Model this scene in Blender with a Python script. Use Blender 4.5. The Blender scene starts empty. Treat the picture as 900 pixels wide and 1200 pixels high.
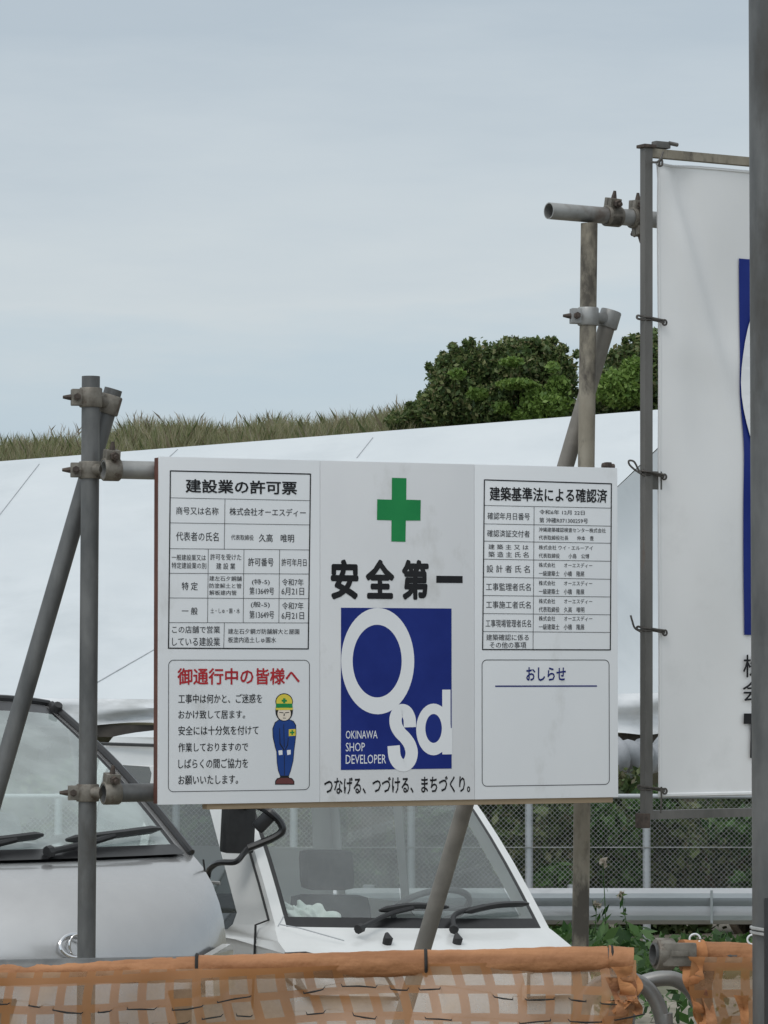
import bpy, bmesh, math, random
import numpy as np
from mathutils import Vector, Matrix
from mathutils.geometry import tessellate_polygon
from mathutils.bvhtree import BVHTree
R = math.radians
random.seed(7); rng = np.random.default_rng(7)
scene = bpy.context.scene
COL = scene.collection

# ------------------------------------------------------------------ camera, sky, sun, exposure
FPX, HORIZON, CAMZ = 4200.0, 780.0, 2.0          # focal length in photo pixels (900 wide), horizon row, eye height
PITCH = math.atan((HORIZON - 600) / FPX)
cam = bpy.data.cameras.new("camera"); cam_o = bpy.data.objects.new("camera", cam); COL.objects.link(cam_o)
cam.sensor_fit = 'HORIZONTAL'; cam.sensor_width = 36; cam.lens = 36 * FPX / 900
cam.clip_start = 0.1; cam.clip_end = 5000
cam_o.location = (0, 0, CAMZ); cam_o.rotation_euler = (R(90) + PITCH, 0, 0)
scene.camera = cam_o

SUN_EL, SUN_AZ = R(52), R(212)                    # overcast: broad soft sun behind the camera, to the left
world = bpy.data.worlds.new("World"); scene.world = world; world.use_nodes = True
nt = world.node_tree; nt.nodes.clear()
def N(t, **k):
    n = nt.nodes.new(t)
    for a, v in k.items(): setattr(n, a, v)
    return n
out = N('ShaderNodeOutputWorld'); bg = N('ShaderNodeBackground'); bg.inputs[1].default_value = 0.1
sky = N('ShaderNodeTexSky', sky_type='NISHITA', sun_disc=False, sun_elevation=SUN_EL, sun_rotation=SUN_AZ, air_density=1.0, dust_density=1.5)
tc = N('ShaderNodeTexCoord'); sep = N('ShaderNodeSeparateXYZ'); nt.links.new(tc.outputs['Generated'], sep.inputs[0])
ramp = N('ShaderNodeValToRGB'); el = ramp.color_ramp.elements
stops = [(0.0, (3.60, 4.36, 5.07)), (0.035, (3.75, 4.56, 5.21)), (0.075, (4.10, 4.81, 5.30)), (0.105, (4.75, 5.19, 5.43)), (0.135, (4.40, 4.90, 5.25)),
         (0.19, (3.70, 4.27, 4.75)), (0.45, (4.80, 5.14, 5.35)), (1.0, (6.30, 6.60, 6.73))]
SC = 10.0
el[0].position = 0; el[1].position = 1
for p, c in stops[1:-1]: el.new(p)
for e, (p, c) in zip(sorted(el, key=lambda e: e.position), stops): e.color = tuple(v / SC for v in c) + (1,)
# soft cloud bands disturb the elevation used for the ramp
mp = N('ShaderNodeMapping'); mp.inputs['Scale'].default_value = (5, 5, 26); nt.links.new(tc.outputs['Generated'], mp.inputs[0])
noi = N('ShaderNodeTexNoise'); noi.inputs['Scale'].default_value = 1.6; noi.inputs['Detail'].default_value = 6; noi.inputs['Roughness'].default_value = 0.58; nt.links.new(mp.outputs[0], noi.inputs['Vector'])
m1 = N('ShaderNodeMath', operation='MULTIPLY_ADD'); m1.inputs[1].default_value = 0.11; nt.links.new(noi.outputs[0], m1.inputs[0])
sub = N('ShaderNodeMath', operation='SUBTRACT'); sub.inputs[1].default_value = 0.055; nt.links.new(sep.outputs[2], sub.inputs[0]); nt.links.new(sub.outputs[0], m1.inputs[2])
nt.links.new(m1.outputs[0], ramp.inputs[0])
mul = N('ShaderNodeMix', data_type='RGBA', blend_type='MULTIPLY'); mul.inputs[0].default_value = 1; nt.links.new(ramp.outputs[0], mul.inputs[6]); mul.inputs[7].default_value = (SC, SC, SC, 1)
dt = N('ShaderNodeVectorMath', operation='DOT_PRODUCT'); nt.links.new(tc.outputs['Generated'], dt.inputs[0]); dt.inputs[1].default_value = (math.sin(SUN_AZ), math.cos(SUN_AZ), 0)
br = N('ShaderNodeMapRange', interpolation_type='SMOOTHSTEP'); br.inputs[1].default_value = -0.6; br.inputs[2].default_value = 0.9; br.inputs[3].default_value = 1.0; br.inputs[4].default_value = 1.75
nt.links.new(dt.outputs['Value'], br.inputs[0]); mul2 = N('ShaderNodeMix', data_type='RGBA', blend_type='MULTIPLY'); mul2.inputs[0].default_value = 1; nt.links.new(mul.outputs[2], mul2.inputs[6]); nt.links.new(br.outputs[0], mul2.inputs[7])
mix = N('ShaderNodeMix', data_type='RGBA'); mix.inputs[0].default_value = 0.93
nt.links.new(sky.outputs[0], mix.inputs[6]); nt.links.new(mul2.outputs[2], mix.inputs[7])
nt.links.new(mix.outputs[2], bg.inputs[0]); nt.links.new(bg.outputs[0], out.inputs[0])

sun = bpy.data.lights.new("sun", 'SUN'); sun.energy = 0.6; sun.angle = R(20); sun.color = (1.0, 0.97, 0.93)
sun_o = bpy.data.objects.new("sun", sun); COL.objects.link(sun_o)
sd = Vector((math.sin(SUN_AZ) * math.cos(SUN_EL), math.cos(SUN_AZ) * math.cos(SUN_EL), math.sin(SUN_EL)))
sun_o.rotation_euler = sd.to_track_quat('Z', 'Y').to_euler(); sun_o.location = (-10, -10, 30)
vs = scene.view_settings; vs.view_transform = 'Standard'; vs.look = 'None'; vs.exposure = 0.37; vs.gamma = 1.0; vs.use_curve_mapping = False
scene.cycles.max_bounces = 8; scene.cycles.transparent_max_bounces = 24

# ------------------------------------------------------------------ measuring helpers
CP, SP = math.cos(PITCH), math.sin(PITCH)
def ray(px, py):
    dx, dy = (px - 450) / FPX, (600 - py) / FPX
    return Vector((dx, CP - SP * dy, SP + CP * dy))
def at(px, py, D):
    v = ray(px, py); return Vector((0, 0, CAMZ)) + v * (D / v.y)
def mm(D): return D / FPX                           # metres per photo pixel at depth D

# ------------------------------------------------------------------ materials
def new_mat(name):
    m = bpy.data.materials.new(name); m.use_nodes = True; m.node_tree.nodes.clear(); return m
def nodes(m):
    t = m.node_tree
    def n(ty, ins=None, **k):
        x = t.nodes.new(ty)
        for a, v in k.items(): setattr(x, a, v)
        for i, v in (ins or {}).items():
            if isinstance(v, bpy.types.NodeSocket): t.links.new(v, x.inputs[i])
            else: x.inputs[i].default_value = v
        return x
    return t, n
def c4(c): return (c[0], c[1], c[2], 1)
def mat(name, c1, c2=None, rough=0.5, metal=0.0, scale=8.0, detail=5, stretch=(1, 1, 1), spread=(0.35, 0.65), bump=0.0, bscale=None, c3=None, s3=3.0, t3=(0.55, 0.7), spec=0.5, coat=0.0, rvar=0.0):
    """principled surface, base colour c1..c2 mottled by noise, optional stains c3"""
    m = new_mat(name); t, n = nodes(m)
    o = n('ShaderNodeOutputMaterial'); b = n('ShaderNodeBsdfPrincipled', {'Roughness': rough, 'Metallic': metal, 'Specular IOR Level': spec, 'Coat Weight': coat})
    co = n('ShaderNodeTexCoord'); mpn = n('ShaderNodeMapping', {0: co.outputs['Object'], 'Scale': stretch})
    nz = n('ShaderNodeTexNoise', {'Vector': mpn.outputs[0], 'Scale': scale, 'Detail': detail, 'Roughness': 0.6})
    mr = n('ShaderNodeMapRange', {0: nz.outputs[0], 1: spread[0], 2: spread[1]})
    mx = n('ShaderNodeMix', {0: mr.outputs[0], 6: c4(c1), 7: c4(c2 or c1)}, data_type='RGBA')
    col = mx.outputs[2]
    if c3:
        nz3 = n('ShaderNodeTexNoise', {'Vector': mpn.outputs[0], 'Scale': s3, 'Detail': 7, 'Roughness': 0.65})
        mr3 = n('ShaderNodeMapRange', {0: nz3.outputs[0], 1: t3[0], 2: t3[1]})
        col = n('ShaderNodeMix', {0: mr3.outputs[0], 6: col, 7: c4(c3)}, data_type='RGBA').outputs[2]
    t.links.new(col, b.inputs['Base Color'])
    if rvar:
        rr = n('ShaderNodeMapRange', {0: nz.outputs[0], 1: 0.3, 2: 0.7, 3: rough - rvar, 4: rough + rvar}); t.links.new(rr.outputs[0], b.inputs['Roughness'])
    if bump:
        nb = n('ShaderNodeTexNoise', {'Vector': co.outputs['Object'], 'Scale': bscale or scale * 3, 'Detail': 6})
        bp = n('ShaderNodeBump', {'Height': nb.outputs[0], 'Strength': bump, 'Distance': 0.01}); t.links.new(bp.outputs[0], b.inputs['Normal'])
    t.links.new(b.outputs[0], o.inputs[0]); return m
def glass_mat(name, tint, dust_glare, dcol=(0.55, 0.6, 0.6), rough=0.03):
    m = new_mat(name); t, n = nodes(m)
    o = n('ShaderNodeOutputMaterial'); tr = n('ShaderNodeBsdfTransparent', {0: c4(tint)}); gl = n('ShaderNodeBsdfGlossy', {0: (1, 1, 1, 1), 'Roughness': rough})
    df = n('ShaderNodeBsdfDiffuse', {0: c4(dcol)})
    co = n('ShaderNodeTexCoord'); nz = n('ShaderNodeTexNoise', {'Vector': co.outputs['Object'], 'Scale': 5.0, 'Detail': 5})
    mr = n('ShaderNodeMapRange', {0: nz.outputs[0], 1: 0.3, 2: 0.7, 3: dust_glare * 0.75, 4: dust_glare * 1.25})  # pale diffuse layer: dust plus a painted-in veil of sky reflection
    a = n('ShaderNodeMixShader', {0: mr.outputs[0], 1: tr.outputs[0], 2: df.outputs[0]})
    g = n('ShaderNodeNewGeometry'); dp = n('ShaderNodeVectorMath', {0: g.outputs['Normal'], 1: g.outputs['Incoming']}, operation='DOT_PRODUCT')
    ab = n('ShaderNodeMath', {0: dp.outputs['Value']}, operation='ABSOLUTE'); iv = n('ShaderNodeMath', {0: 1.0, 1: ab.outputs[0]}, operation='SUBTRACT'); p5 = n('ShaderNodeMath', {0: iv.outputs[0], 1: 5.0}, operation='POWER')
    fr = n('ShaderNodeMath', {0: p5.outputs[0], 1: 0.92, 2: 0.08}, operation='MULTIPLY_ADD'); b = n('ShaderNodeMixShader', {0: fr.outputs[0], 1: a.outputs[0], 2: gl.outputs[0]})
    t.links.new(b.outputs[0], o.inputs[0]); return m
def leaf_mat(name, cols, trans=0.35, rough=0.5):
    m = new_mat(name); t, n = nodes(m)
    o = n('ShaderNodeOutputMaterial'); g = n('ShaderNodeNewGeometry'); rp = n('ShaderNodeValToRGB', {0: g.outputs['Random Per Island']})
    e = rp.color_ramp.elements; e[0].position = 0; e[1].position = 1
    for i in range(1, len(cols) - 1): e.new(i / (len(cols) - 1))
    for x, c in zip(sorted(e, key=lambda q: q.position), cols): x.color = c4(c)
    p = n('ShaderNodeBsdfPrincipled', {'Base Color': rp.outputs[0], 'Roughness': rough, 'Specular IOR Level': 0.35}); tl = n('ShaderNodeBsdfTranslucent', {0: rp.outputs[0]})
    mxs = n('ShaderNodeMixShader', {0: trans, 1: p.outputs[0], 2: tl.outputs[0]}); t.links.new(mxs.outputs[0], o.inputs[0]); return m

M = {}
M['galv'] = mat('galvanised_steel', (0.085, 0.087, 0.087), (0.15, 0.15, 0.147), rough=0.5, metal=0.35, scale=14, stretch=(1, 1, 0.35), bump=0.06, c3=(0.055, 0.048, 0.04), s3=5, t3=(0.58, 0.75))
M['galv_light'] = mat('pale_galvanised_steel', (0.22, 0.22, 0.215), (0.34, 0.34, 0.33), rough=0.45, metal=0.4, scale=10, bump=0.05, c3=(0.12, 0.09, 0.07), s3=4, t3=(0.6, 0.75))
M['old_post'] = mat('weathered_steel', (0.19, 0.165, 0.125), (0.30, 0.27, 0.215), rough=0.7, metal=0.1, scale=12, stretch=(1, 1, 0.5), bump=0.1, c3=(0.075, 0.065, 0.052), s3=11, t3=(0.47, 0.62))
M['brace'] = mat('dull_steel', (0.165, 0.15, 0.13), (0.25, 0.23, 0.20), rough=0.6, metal=0.2, scale=10, bump=0.06, c3=(0.10, 0.085, 0.065), s3=6, t3=(0.6, 0.75))
M['clamp'] = mat('clamp_steel', (0.12, 0.108, 0.09), (0.22, 0.20, 0.17), rough=0.55, metal=0.35, scale=30, bump=0.12, c3=(0.075, 0.05, 0.035), s3=22, t3=(0.54, 0.68))
M['bolt'] = mat('rusty_bolt', (0.05, 0.04, 0.035), (0.10, 0.075, 0.06), rough=0.7, metal=0.3, scale=60, bump=0.1)
M['bore'] = mat('pipe_inside', (0.03, 0.027, 0.024), (0.05, 0.045, 0.04), rough=0.9)
M['tube_frame'] = mat('square_tube_steel', (0.10, 0.096, 0.088), (0.16, 0.152, 0.142), rough=0.5, metal=0.3, scale=9, stretch=(1, 1, 0.3), bump=0.05, c3=(0.16, 0.085, 0.045), s3=3.2, t3=(0.64, 0.72))
M['board'] = mat('white_board', (0.68, 0.695, 0.715), (0.73, 0.74, 0.755), rough=0.42, scale=1.6, stretch=(1, 1, 0.6), c3=(0.50, 0.50, 0.49), s3=3.4, t3=(0.60, 0.80), bump=0.012, bscale=60)
M['board_mid'] = mat('off_white_board', (0.64, 0.645, 0.66), (0.70, 0.705, 0.715), rough=0.42, scale=1.7, stretch=(1, 1, 0.6), c3=(0.44, 0.435, 0.415), s3=3.9, t3=(0.58, 0.78), bump=0.012, bscale=60)
M['wood'] = mat('frame_timber', (0.27, 0.19, 0.115), (0.40, 0.31, 0.21), rough=0.8, scale=6, stretch=(0.3, 0.3, 6), bump=0.2, c3=(0.14, 0.09, 0.06), s3=3)
M['red_wood'] = mat('edge_timber', (0.085, 0.03, 0.022), (0.13, 0.05, 0.035), rough=0.75, scale=14, bump=0.1)
M['ink'] = mat('black_print', (0.012, 0.012, 0.014), (0.02, 0.02, 0.022), rough=0.45, spec=0.18)
M['thin_ink'] = mat('grey_black_print', (0.035, 0.036, 0.04), (0.05, 0.05, 0.055), rough=0.5, spec=0.18)
M['red'] = mat('red_print', (0.36, 0.02, 0.03), (0.42, 0.03, 0.035), rough=0.45, spec=0.18)
M['green'] = mat('green_print', (0.012, 0.20, 0.06), (0.018, 0.235, 0.07), rough=0.45, spec=0.18)
M['blue'] = mat('blue_print', (0.008, 0.020, 0.16), (0.012, 0.027, 0.19), rough=0.4, spec=0.18)
M['navy'] = mat('navy_print', (0.012, 0.02, 0.13), (0.02, 0.03, 0.16), rough=0.45, spec=0.18)
M['wht'] = mat('white_print', (0.69, 0.70, 0.72), (0.73, 0.74, 0.755), rough=0.42, scale=2)
M['yellow'] = mat('yellow_print', (0.62, 0.50, 0.04), (0.66, 0.54, 0.06), rough=0.45)
M['skin'] = mat('skin_print', (0.66, 0.58, 0.48), (0.7, 0.62, 0.52), rough=0.45)
M['shoe'] = mat('maroon_print', (0.10, 0.02, 0.02), (0.13, 0.03, 0.03), rough=0.45)
M['suit'] = mat('suit_blue_print', (0.012, 0.045, 0.20), (0.02, 0.06, 0.24), rough=0.45, spec=0.18)
M['banner'] = mat('banner_vinyl', (0.68, 0.68, 0.68), (0.73, 0.73, 0.73), rough=0.5, scale=1.5, bump=0.05, bscale=14, c3=(0.56, 0.56, 0.555), s3=1.8, t3=(0.55, 0.8))
M['wire'] = mat('tie_wire', (0.05, 0.045, 0.04), (0.12, 0.11, 0.10), rough=0.5, metal=0.5, scale=40)
M['pale_wire'] = mat('pale_tie_wire', (0.30, 0.30, 0.29), (0.4, 0.4, 0.39), rough=0.5, metal=0.2, scale=40)
M['black'] = mat('black_rubber', (0.012, 0.012, 0.013), (0.022, 0.022, 0.023), rough=0.55, scale=20)
M['black_gloss'] = mat('black_plastic', (0.01, 0.01, 0.011), (0.016, 0.016, 0.017), rough=0.3, scale=20)
M['silver'] = mat('silver_car_paint', (0.45, 0.447, 0.445), (0.50, 0.497, 0.495), rough=0.24, metal=0.65, scale=2.2, coat=0.6, c3=(0.42, 0.42, 0.42), s3=1.6, t3=(0.5, 0.75), rvar=0.03)
M['white_car'] = mat('white_truck_paint', (0.62, 0.63, 0.62), (0.68, 0.685, 0.675), rough=0.34, scale=3, coat=0.5, c3=(0.6, 0.6, 0.58), s3=2.2, t3=(0.55, 0.8))
M['chrome'] = mat('chrome', (0.6, 0.6, 0.61), (0.66, 0.66, 0.67), rough=0.12, metal=1.0)
M['lens'] = mat('lamp_lens', (0.42, 0.41, 0.38), (0.6, 0.59, 0.57), rough=0.1, metal=0.4, scale=5, stretch=(1, 1, 5))
M['dash'] = mat('dashboard', (0.05, 0.052, 0.054), (0.07, 0.072, 0.075), rough=0.7, scale=20)
M['pale_dash'] = mat('pale_dashboard', (0.11, 0.115, 0.12), (0.14, 0.145, 0.15), rough=0.7, scale=20)
M['seat_pale'] = mat('pale_seat_cloth', (0.20, 0.215, 0.22), (0.25, 0.265, 0.27), rough=0.9, scale=30)
M['seat'] = mat('seat_cloth', (0.035, 0.037, 0.04), (0.055, 0.058, 0.06), rough=0.9, scale=30)
M['tyre'] = mat('tyre_rubber', (0.018, 0.018, 0.018), (0.03, 0.03, 0.03), rough=0.85, scale=30)
M['glass'] = glass_mat('windscreen_glass', (0.90, 0.94, 0.92), 0.125)
M['glass_silver'] = glass_mat('minivan_windscreen_glass', (0.86, 0.93, 0.90), 0.36, (0.68, 0.76, 0.745))  # strong pale layer, mostly sky reflection put into the glass colour
M['glass_clear'] = glass_mat('clear_side_glass', (0.9, 0.95, 0.93), 0.05)
M['glass_dark'] = glass_mat('side_glass', (0.55, 0.59, 0.58), 0.03)
M['cloth'] = mat('rag_cloth', (0.55, 0.62, 0.58), (0.72, 0.75, 0.72), rough=0.9, scale=9, bump=0.3)
M['tent'] = mat('tent_membrane', (0.535, 0.57, 0.592), (0.585, 0.615, 0.632), rough=0.5, scale=0.5, bump=0.55, bscale=1.1, c3=(0.47, 0.505, 0.525), s3=0.35, t3=(0.52, 0.75))
M['tent_skirt'] = mat('tent_skirt', (0.58, 0.60, 0.62), (0.72, 0.73, 0.74), rough=0.6, scale=1.2, stretch=(1, 1, 3), bump=0.5, bscale=3, c3=(0.42, 0.43, 0.43), s3=1.1, t3=(0.5, 0.75))
M['seam'] = mat('seam_grey', (0.36, 0.375, 0.39), (0.44, 0.455, 0.47), rough=0.7)
M['dark_beam'] = mat('dark_beam', (0.035, 0.03, 0.027), (0.075, 0.065, 0.055), rough=0.8, scale=3)
M['tarp'] = mat('grey_tarp', (0.20, 0.215, 0.23), (0.34, 0.35, 0.37), rough=0.6, scale=3, bump=0.6, bscale=7)
M['dirt'] = mat('lot_ground', (0.17, 0.15, 0.12), (0.29, 0.26, 0.21), rough=0.95, scale=1.5, detail=9, bump=0.6, bscale=14, c3=(0.09, 0.10, 0.05), s3=0.35, t3=(0.5, 0.62))
M['hill'] = mat('hill_soil', (0.15, 0.135, 0.08), (0.24, 0.21, 0.13), rough=0.95, scale=0.7, detail=9, bump=0.6)
M['rail'] = mat('guard_rail_steel', (0.42, 0.43, 0.44), (0.54, 0.55, 0.56), rough=0.34, metal=0.7, scale=1.2, stretch=(0.5, 1, 2), c3=(0.26, 0.265, 0.27), s3=1.7, t3=(0.5, 0.7))
M['fence_post'] = mat('fence_steel', (0.34, 0.36, 0.38), (0.42, 0.44, 0.455), rough=0.5, metal=0.3, scale=4)
M['mesh_wire'] = mat('chain_link_wire', (0.24, 0.25, 0.24), (0.34, 0.35, 0.34), rough=0.5, metal=0.3, scale=4)
M['bark'] = mat('bark', (0.06, 0.045, 0.03), (0.11, 0.085, 0.06), rough=0.9, scale=8, bump=0.4)
M['leaf_hill'] = leaf_mat('hill_shrub_leaf', [(0.035, 0.062, 0.024), (0.08, 0.13, 0.04), (0.14, 0.19, 0.062), (0.06, 0.10, 0.036), (0.20, 0.235, 0.09), (0.22, 0.195, 0.10)])
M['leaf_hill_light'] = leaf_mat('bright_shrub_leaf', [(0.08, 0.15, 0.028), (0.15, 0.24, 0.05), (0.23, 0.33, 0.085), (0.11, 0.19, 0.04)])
M['leaf_dark'] = leaf_mat('fence_shrub_leaf', [(0.032, 0.05, 0.023), (0.055, 0.085, 0.032), (0.085, 0.125, 0.044), (0.14, 0.17, 0.07), (0.11, 0.098, 0.058)])
M['weed_leaf'] = leaf_mat('weed_leaf', [(0.018, 0.05, 0.012), (0.035, 0.085, 0.02), (0.06, 0.13, 0.03), (0.10, 0.17, 0.06)])
M['grass_dry'] = leaf_mat('hill_grass', [(0.40, 0.33, 0.22), (0.27, 0.27, 0.13), (0.17, 0.23, 0.09), (0.46, 0.39, 0.28), (0.21, 0.25, 0.10), (0.52, 0.46, 0.36)], trans=0.5)
M['tassel'] = leaf_mat('grass_tassel', [(0.36, 0.31, 0.24), (0.45, 0.40, 0.33), (0.28, 0.24, 0.18)], trans=0.4)
M['orange'] = mat('orange_net_roll', (0.28, 0.118, 0.046), (0.44, 0.205, 0.09), rough=0.7, scale=16, stretch=(0.25, 1, 2.5), bump=0.8, bscale=26, c3=(0.16, 0.055, 0.025), s3=7, t3=(0.56, 0.72))
M['orange_bright'] = mat('orange_net_end', (0.34, 0.125, 0.040), (0.48, 0.22, 0.085), rough=0.75, scale=16, bump=0.5, bscale=26)
M['rope'] = mat('black_rope', (0.015, 0.014, 0.013), (0.03, 0.028, 0.026), rough=0.9, scale=50)

def net_mat():
    """woven orange safety net: dense bands in a square grid, thin weave between them (uv in metres)"""
    m = new_mat('orange_safety_net'); t, n = nodes(m)
    o = n('ShaderNodeOutputMaterial'); uv = n('ShaderNodeUVMap'); sp = n('ShaderNodeSeparateXYZ', {0: uv.outputs[0]})
    def band(sock, pitch, w):
        a = n('ShaderNodeMath', {0: sock, 1: pitch}, operation='DIVIDE'); b = n('ShaderNodeMath', {0: a.outputs[0]}, operation='FRACT')
        return n('ShaderNodeMath', {0: b.outputs[0], 1: w}, operation='LESS_THAN').outputs[0]
    g = n('ShaderNodeMath', {0: band(sp.outputs[0], 0.052, 0.33), 1: band(sp.outputs[1], 0.05, 0.3)}, operation='MAXIMUM').outputs[0]
    nz = n('ShaderNodeTexNoise', {'Vector': uv.outputs[0], 'Scale': 9.0, 'Detail': 6, 'Roughness': 0.6})
    mr = n('ShaderNodeMapRange', {0: nz.outputs[0], 1: 0.35, 2: 0.65, 3: 0.42, 4: 0.74})
    al = n('ShaderNodeMix', {0: g, 2: mr.outputs[0], 3: 0.82}, data_type='FLOAT').outputs[0]
    rag = n('ShaderNodeTexNoise', {'Vector': uv.outputs[0], 'Scale': 5.0, 'Detail': 3})
    tear = n('ShaderNodeMath', {0: rag.outputs[0], 1: 0.68}, operation='LESS_THAN').outputs[0]
    al = n('ShaderNodeMath', {0: al, 1: tear}, operation='MULTIPLY').outputs[0]
    col = n('ShaderNodeMix', {0: nz.outputs[0], 6: (0.38, 0.20, 0.09, 1), 7: (0.56, 0.40, 0.26, 1)}, data_type='RGBA').outputs[2]
    col = n('ShaderNodeMix', {0: g, 6: col, 7: (0.45, 0.215, 0.085, 1)}, data_type='RGBA').outputs[2]
    p = n('ShaderNodeBsdfPrincipled', {'Base Color': col, 'Roughness': 0.3}); tl = n('ShaderNodeBsdfTranslucent', {0: col})
    s = n('ShaderNodeMixShader', {0: 0.35, 1: p.outputs[0], 2: tl.outputs[0]}); tr = n('ShaderNodeBsdfTransparent')
    t.links.new(n('ShaderNodeMixShader', {0: al, 1: tr.outputs[0], 2: s.outputs[0]}).outputs[0], o.inputs[0]); return m
M['net'] = net_mat()

# ------------------------------------------------------------------ building helpers
def tag(o, label=None, cat=None, group=None, kind=None):
    for k, v in (('label', label), ('category', cat), ('group', group), ('kind', kind)):
        if v: o[k] = v
    return o
def empty(name, loc=(0, 0, 0), label=None, cat=None, group=None):
    o = bpy.data.objects.new(name, None); COL.objects.link(o); o.location = loc; o.empty_display_size = 0.1
    return tag(o, label, cat, group)
def world_of(o):
    m = Matrix.LocRotScale(o.location, o.rotation_euler, o.scale)
    return m if o.parent is None else world_of(o.parent) @ o.matrix_parent_inverse @ m
def link(me, name, mats, parent=None, smooth=None):
    o = bpy.data.objects.new(name, me); COL.objects.link(o)
    for m in (mats if isinstance(mats, (list, tuple)) else [mats]): me.materials.append(m)
    if smooth is not None:
        me.polygons.foreach_set('use_smooth', [True] * len(me.polygons)); me.set_sharp_from_angle(angle=R(smooth))
    if parent is not None: o.parent = parent; o.matrix_parent_inverse = world_of(parent).inverted()
    return o
class MB:
    """collects shapes, then links them as one mesh"""
    def __init__(s): s.bm = bmesh.new(); s.mi = 0
    def face(s, vs):
        try:
            f = s.bm.faces.new(vs); f.material_index = s.mi; return f
        except ValueError: return None
    def poly(s, pts): return s.face([s.bm.verts.new(p) for p in pts])
    def box(s, a, b, bevel=0.0, mtx=None):
        r = bmesh.ops.create_cube(s.bm, size=1.0); vs_ = r['verts']
        a, b = Vector(a), Vector(b); c = (a + b) / 2; d = b - a
        for v in vs_: v.co = Vector((v.co.x * d.x, v.co.y * d.y, v.co.z * d.z)) + c
        fs = {f for v in vs_ for f in v.link_faces}
        for f in fs: f.material_index = s.mi
        if bevel:
            es = {e for v in vs_ for e in v.link_edges}
            rr = bmesh.ops.bevel(s.bm, geom=list(es), offset=bevel, segments=2, affect='EDGES', profile=0.7)
            vs_ = list({v for f in rr['faces'] for v in f.verts} | {v for v in vs_ if v.is_valid})
        if mtx is not None:
            for v in vs_: v.co = mtx @ v.co
        return s
    def tube(s, pts, r, n=14, caps=True, up=None, square=False, jitter=None):
        pts = [Vector(p) for p in pts]; rs = r if isinstance(r, (list, tuple)) else [r] * len(pts)
        if square: n = 4
        rings = []; prev = up
        for i, p in enumerate(pts):
            d = (pts[min(i + 1, len(pts) - 1)] - pts[max(i - 1, 0)]).normalized()
            u = prev if prev is not None else (Vector((0, 0, 1)) if abs(d.z) < 0.9 else Vector((0, -1, 0)))
            u = (u - d * u.dot(d)).normalized(); prev = u; w = d.cross(u)
            ring = []
            for k in range(n):
                a = 2 * math.pi * k / n + (math.pi / 4 if square else 0); q = rs[i] * (math.sqrt(2) if square else 1)
                if jitter: q *= 1 + jitter(i, k)
                ring.append(s.bm.verts.new(p + (u * math.cos(a) + w * math.sin(a)) * q))
            rings.append(ring)
        for A, B in zip(rings, rings[1:]):
            for k in range(n): s.face([A[k], A[(k + 1) % n], B[(k + 1) % n], B[k]])
        if caps: s.face(rings[0][::-1]); s.face(rings[-1])
        return s
    def ring(s, c, axis, ri, ro, L, n=20, a0=0, a1=2 * math.pi, up=None):
        """hollow collar round an axis"""
        axis = Vector(axis).normalized(); u = up or (Vector((0, 0, 1)) if abs(axis.z) < 0.9 else Vector((1, 0, 0)))
        u = (u - axis * u.dot(axis)).normalized(); w = axis.cross(u); full = a1 - a0 > 6.2; rows = []
        for k in range(n + (0 if full else 1)):
            a = a0 + (a1 - a0) * k / n; d = u * math.cos(a) + w * math.sin(a)
            rows.append([s.bm.verts.new(Vector(c) + d * q + axis * h) for q, h in ((ri, -L / 2), (ro - 0.002, -L / 2), (ro, -L / 2 + 0.003), (ro, L / 2 - 0.003), (ro - 0.002, L / 2), (ri, L / 2))])
        m = len(rows)
        for k in range(m if full else m - 1):
            A, B = rows[k], rows[(k + 1) % m]
            for j in range(6): s.face([A[j], B[j], B[(j + 1) % 6], A[(j + 1) % 6]])
        if not full: s.face(rows[0]); s.face(rows[-1][::-1])
        return s
    def build(s, name, mats, parent=None, smooth=35, normals=True):
        if normals: bmesh.ops.recalc_face_normals(s.bm, faces=s.bm.faces)
        me = bpy.data.meshes.new(name); s.bm.to_mesh(me); s.bm.free(); return link(me, name, mats, parent, smooth)
def spline(pts, k=8):
    P = [Vector(p) for p in pts]; P = [P[0] * 2 - P[1]] + P + [P[-1] * 2 - P[-2]]; o = []
    for i in range(1, len(P) - 2):
        for j in range(k):
            t = j / k; a, b, c, d = P[i - 1:i + 3]
            o.append(0.5 * ((2 * b) + (c - a) * t + (2 * a - 5 * b + 4 * c - d) * t * t + (3 * b - a - 3 * c + d) * t ** 3))
    return o + [P[-2]]

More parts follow.
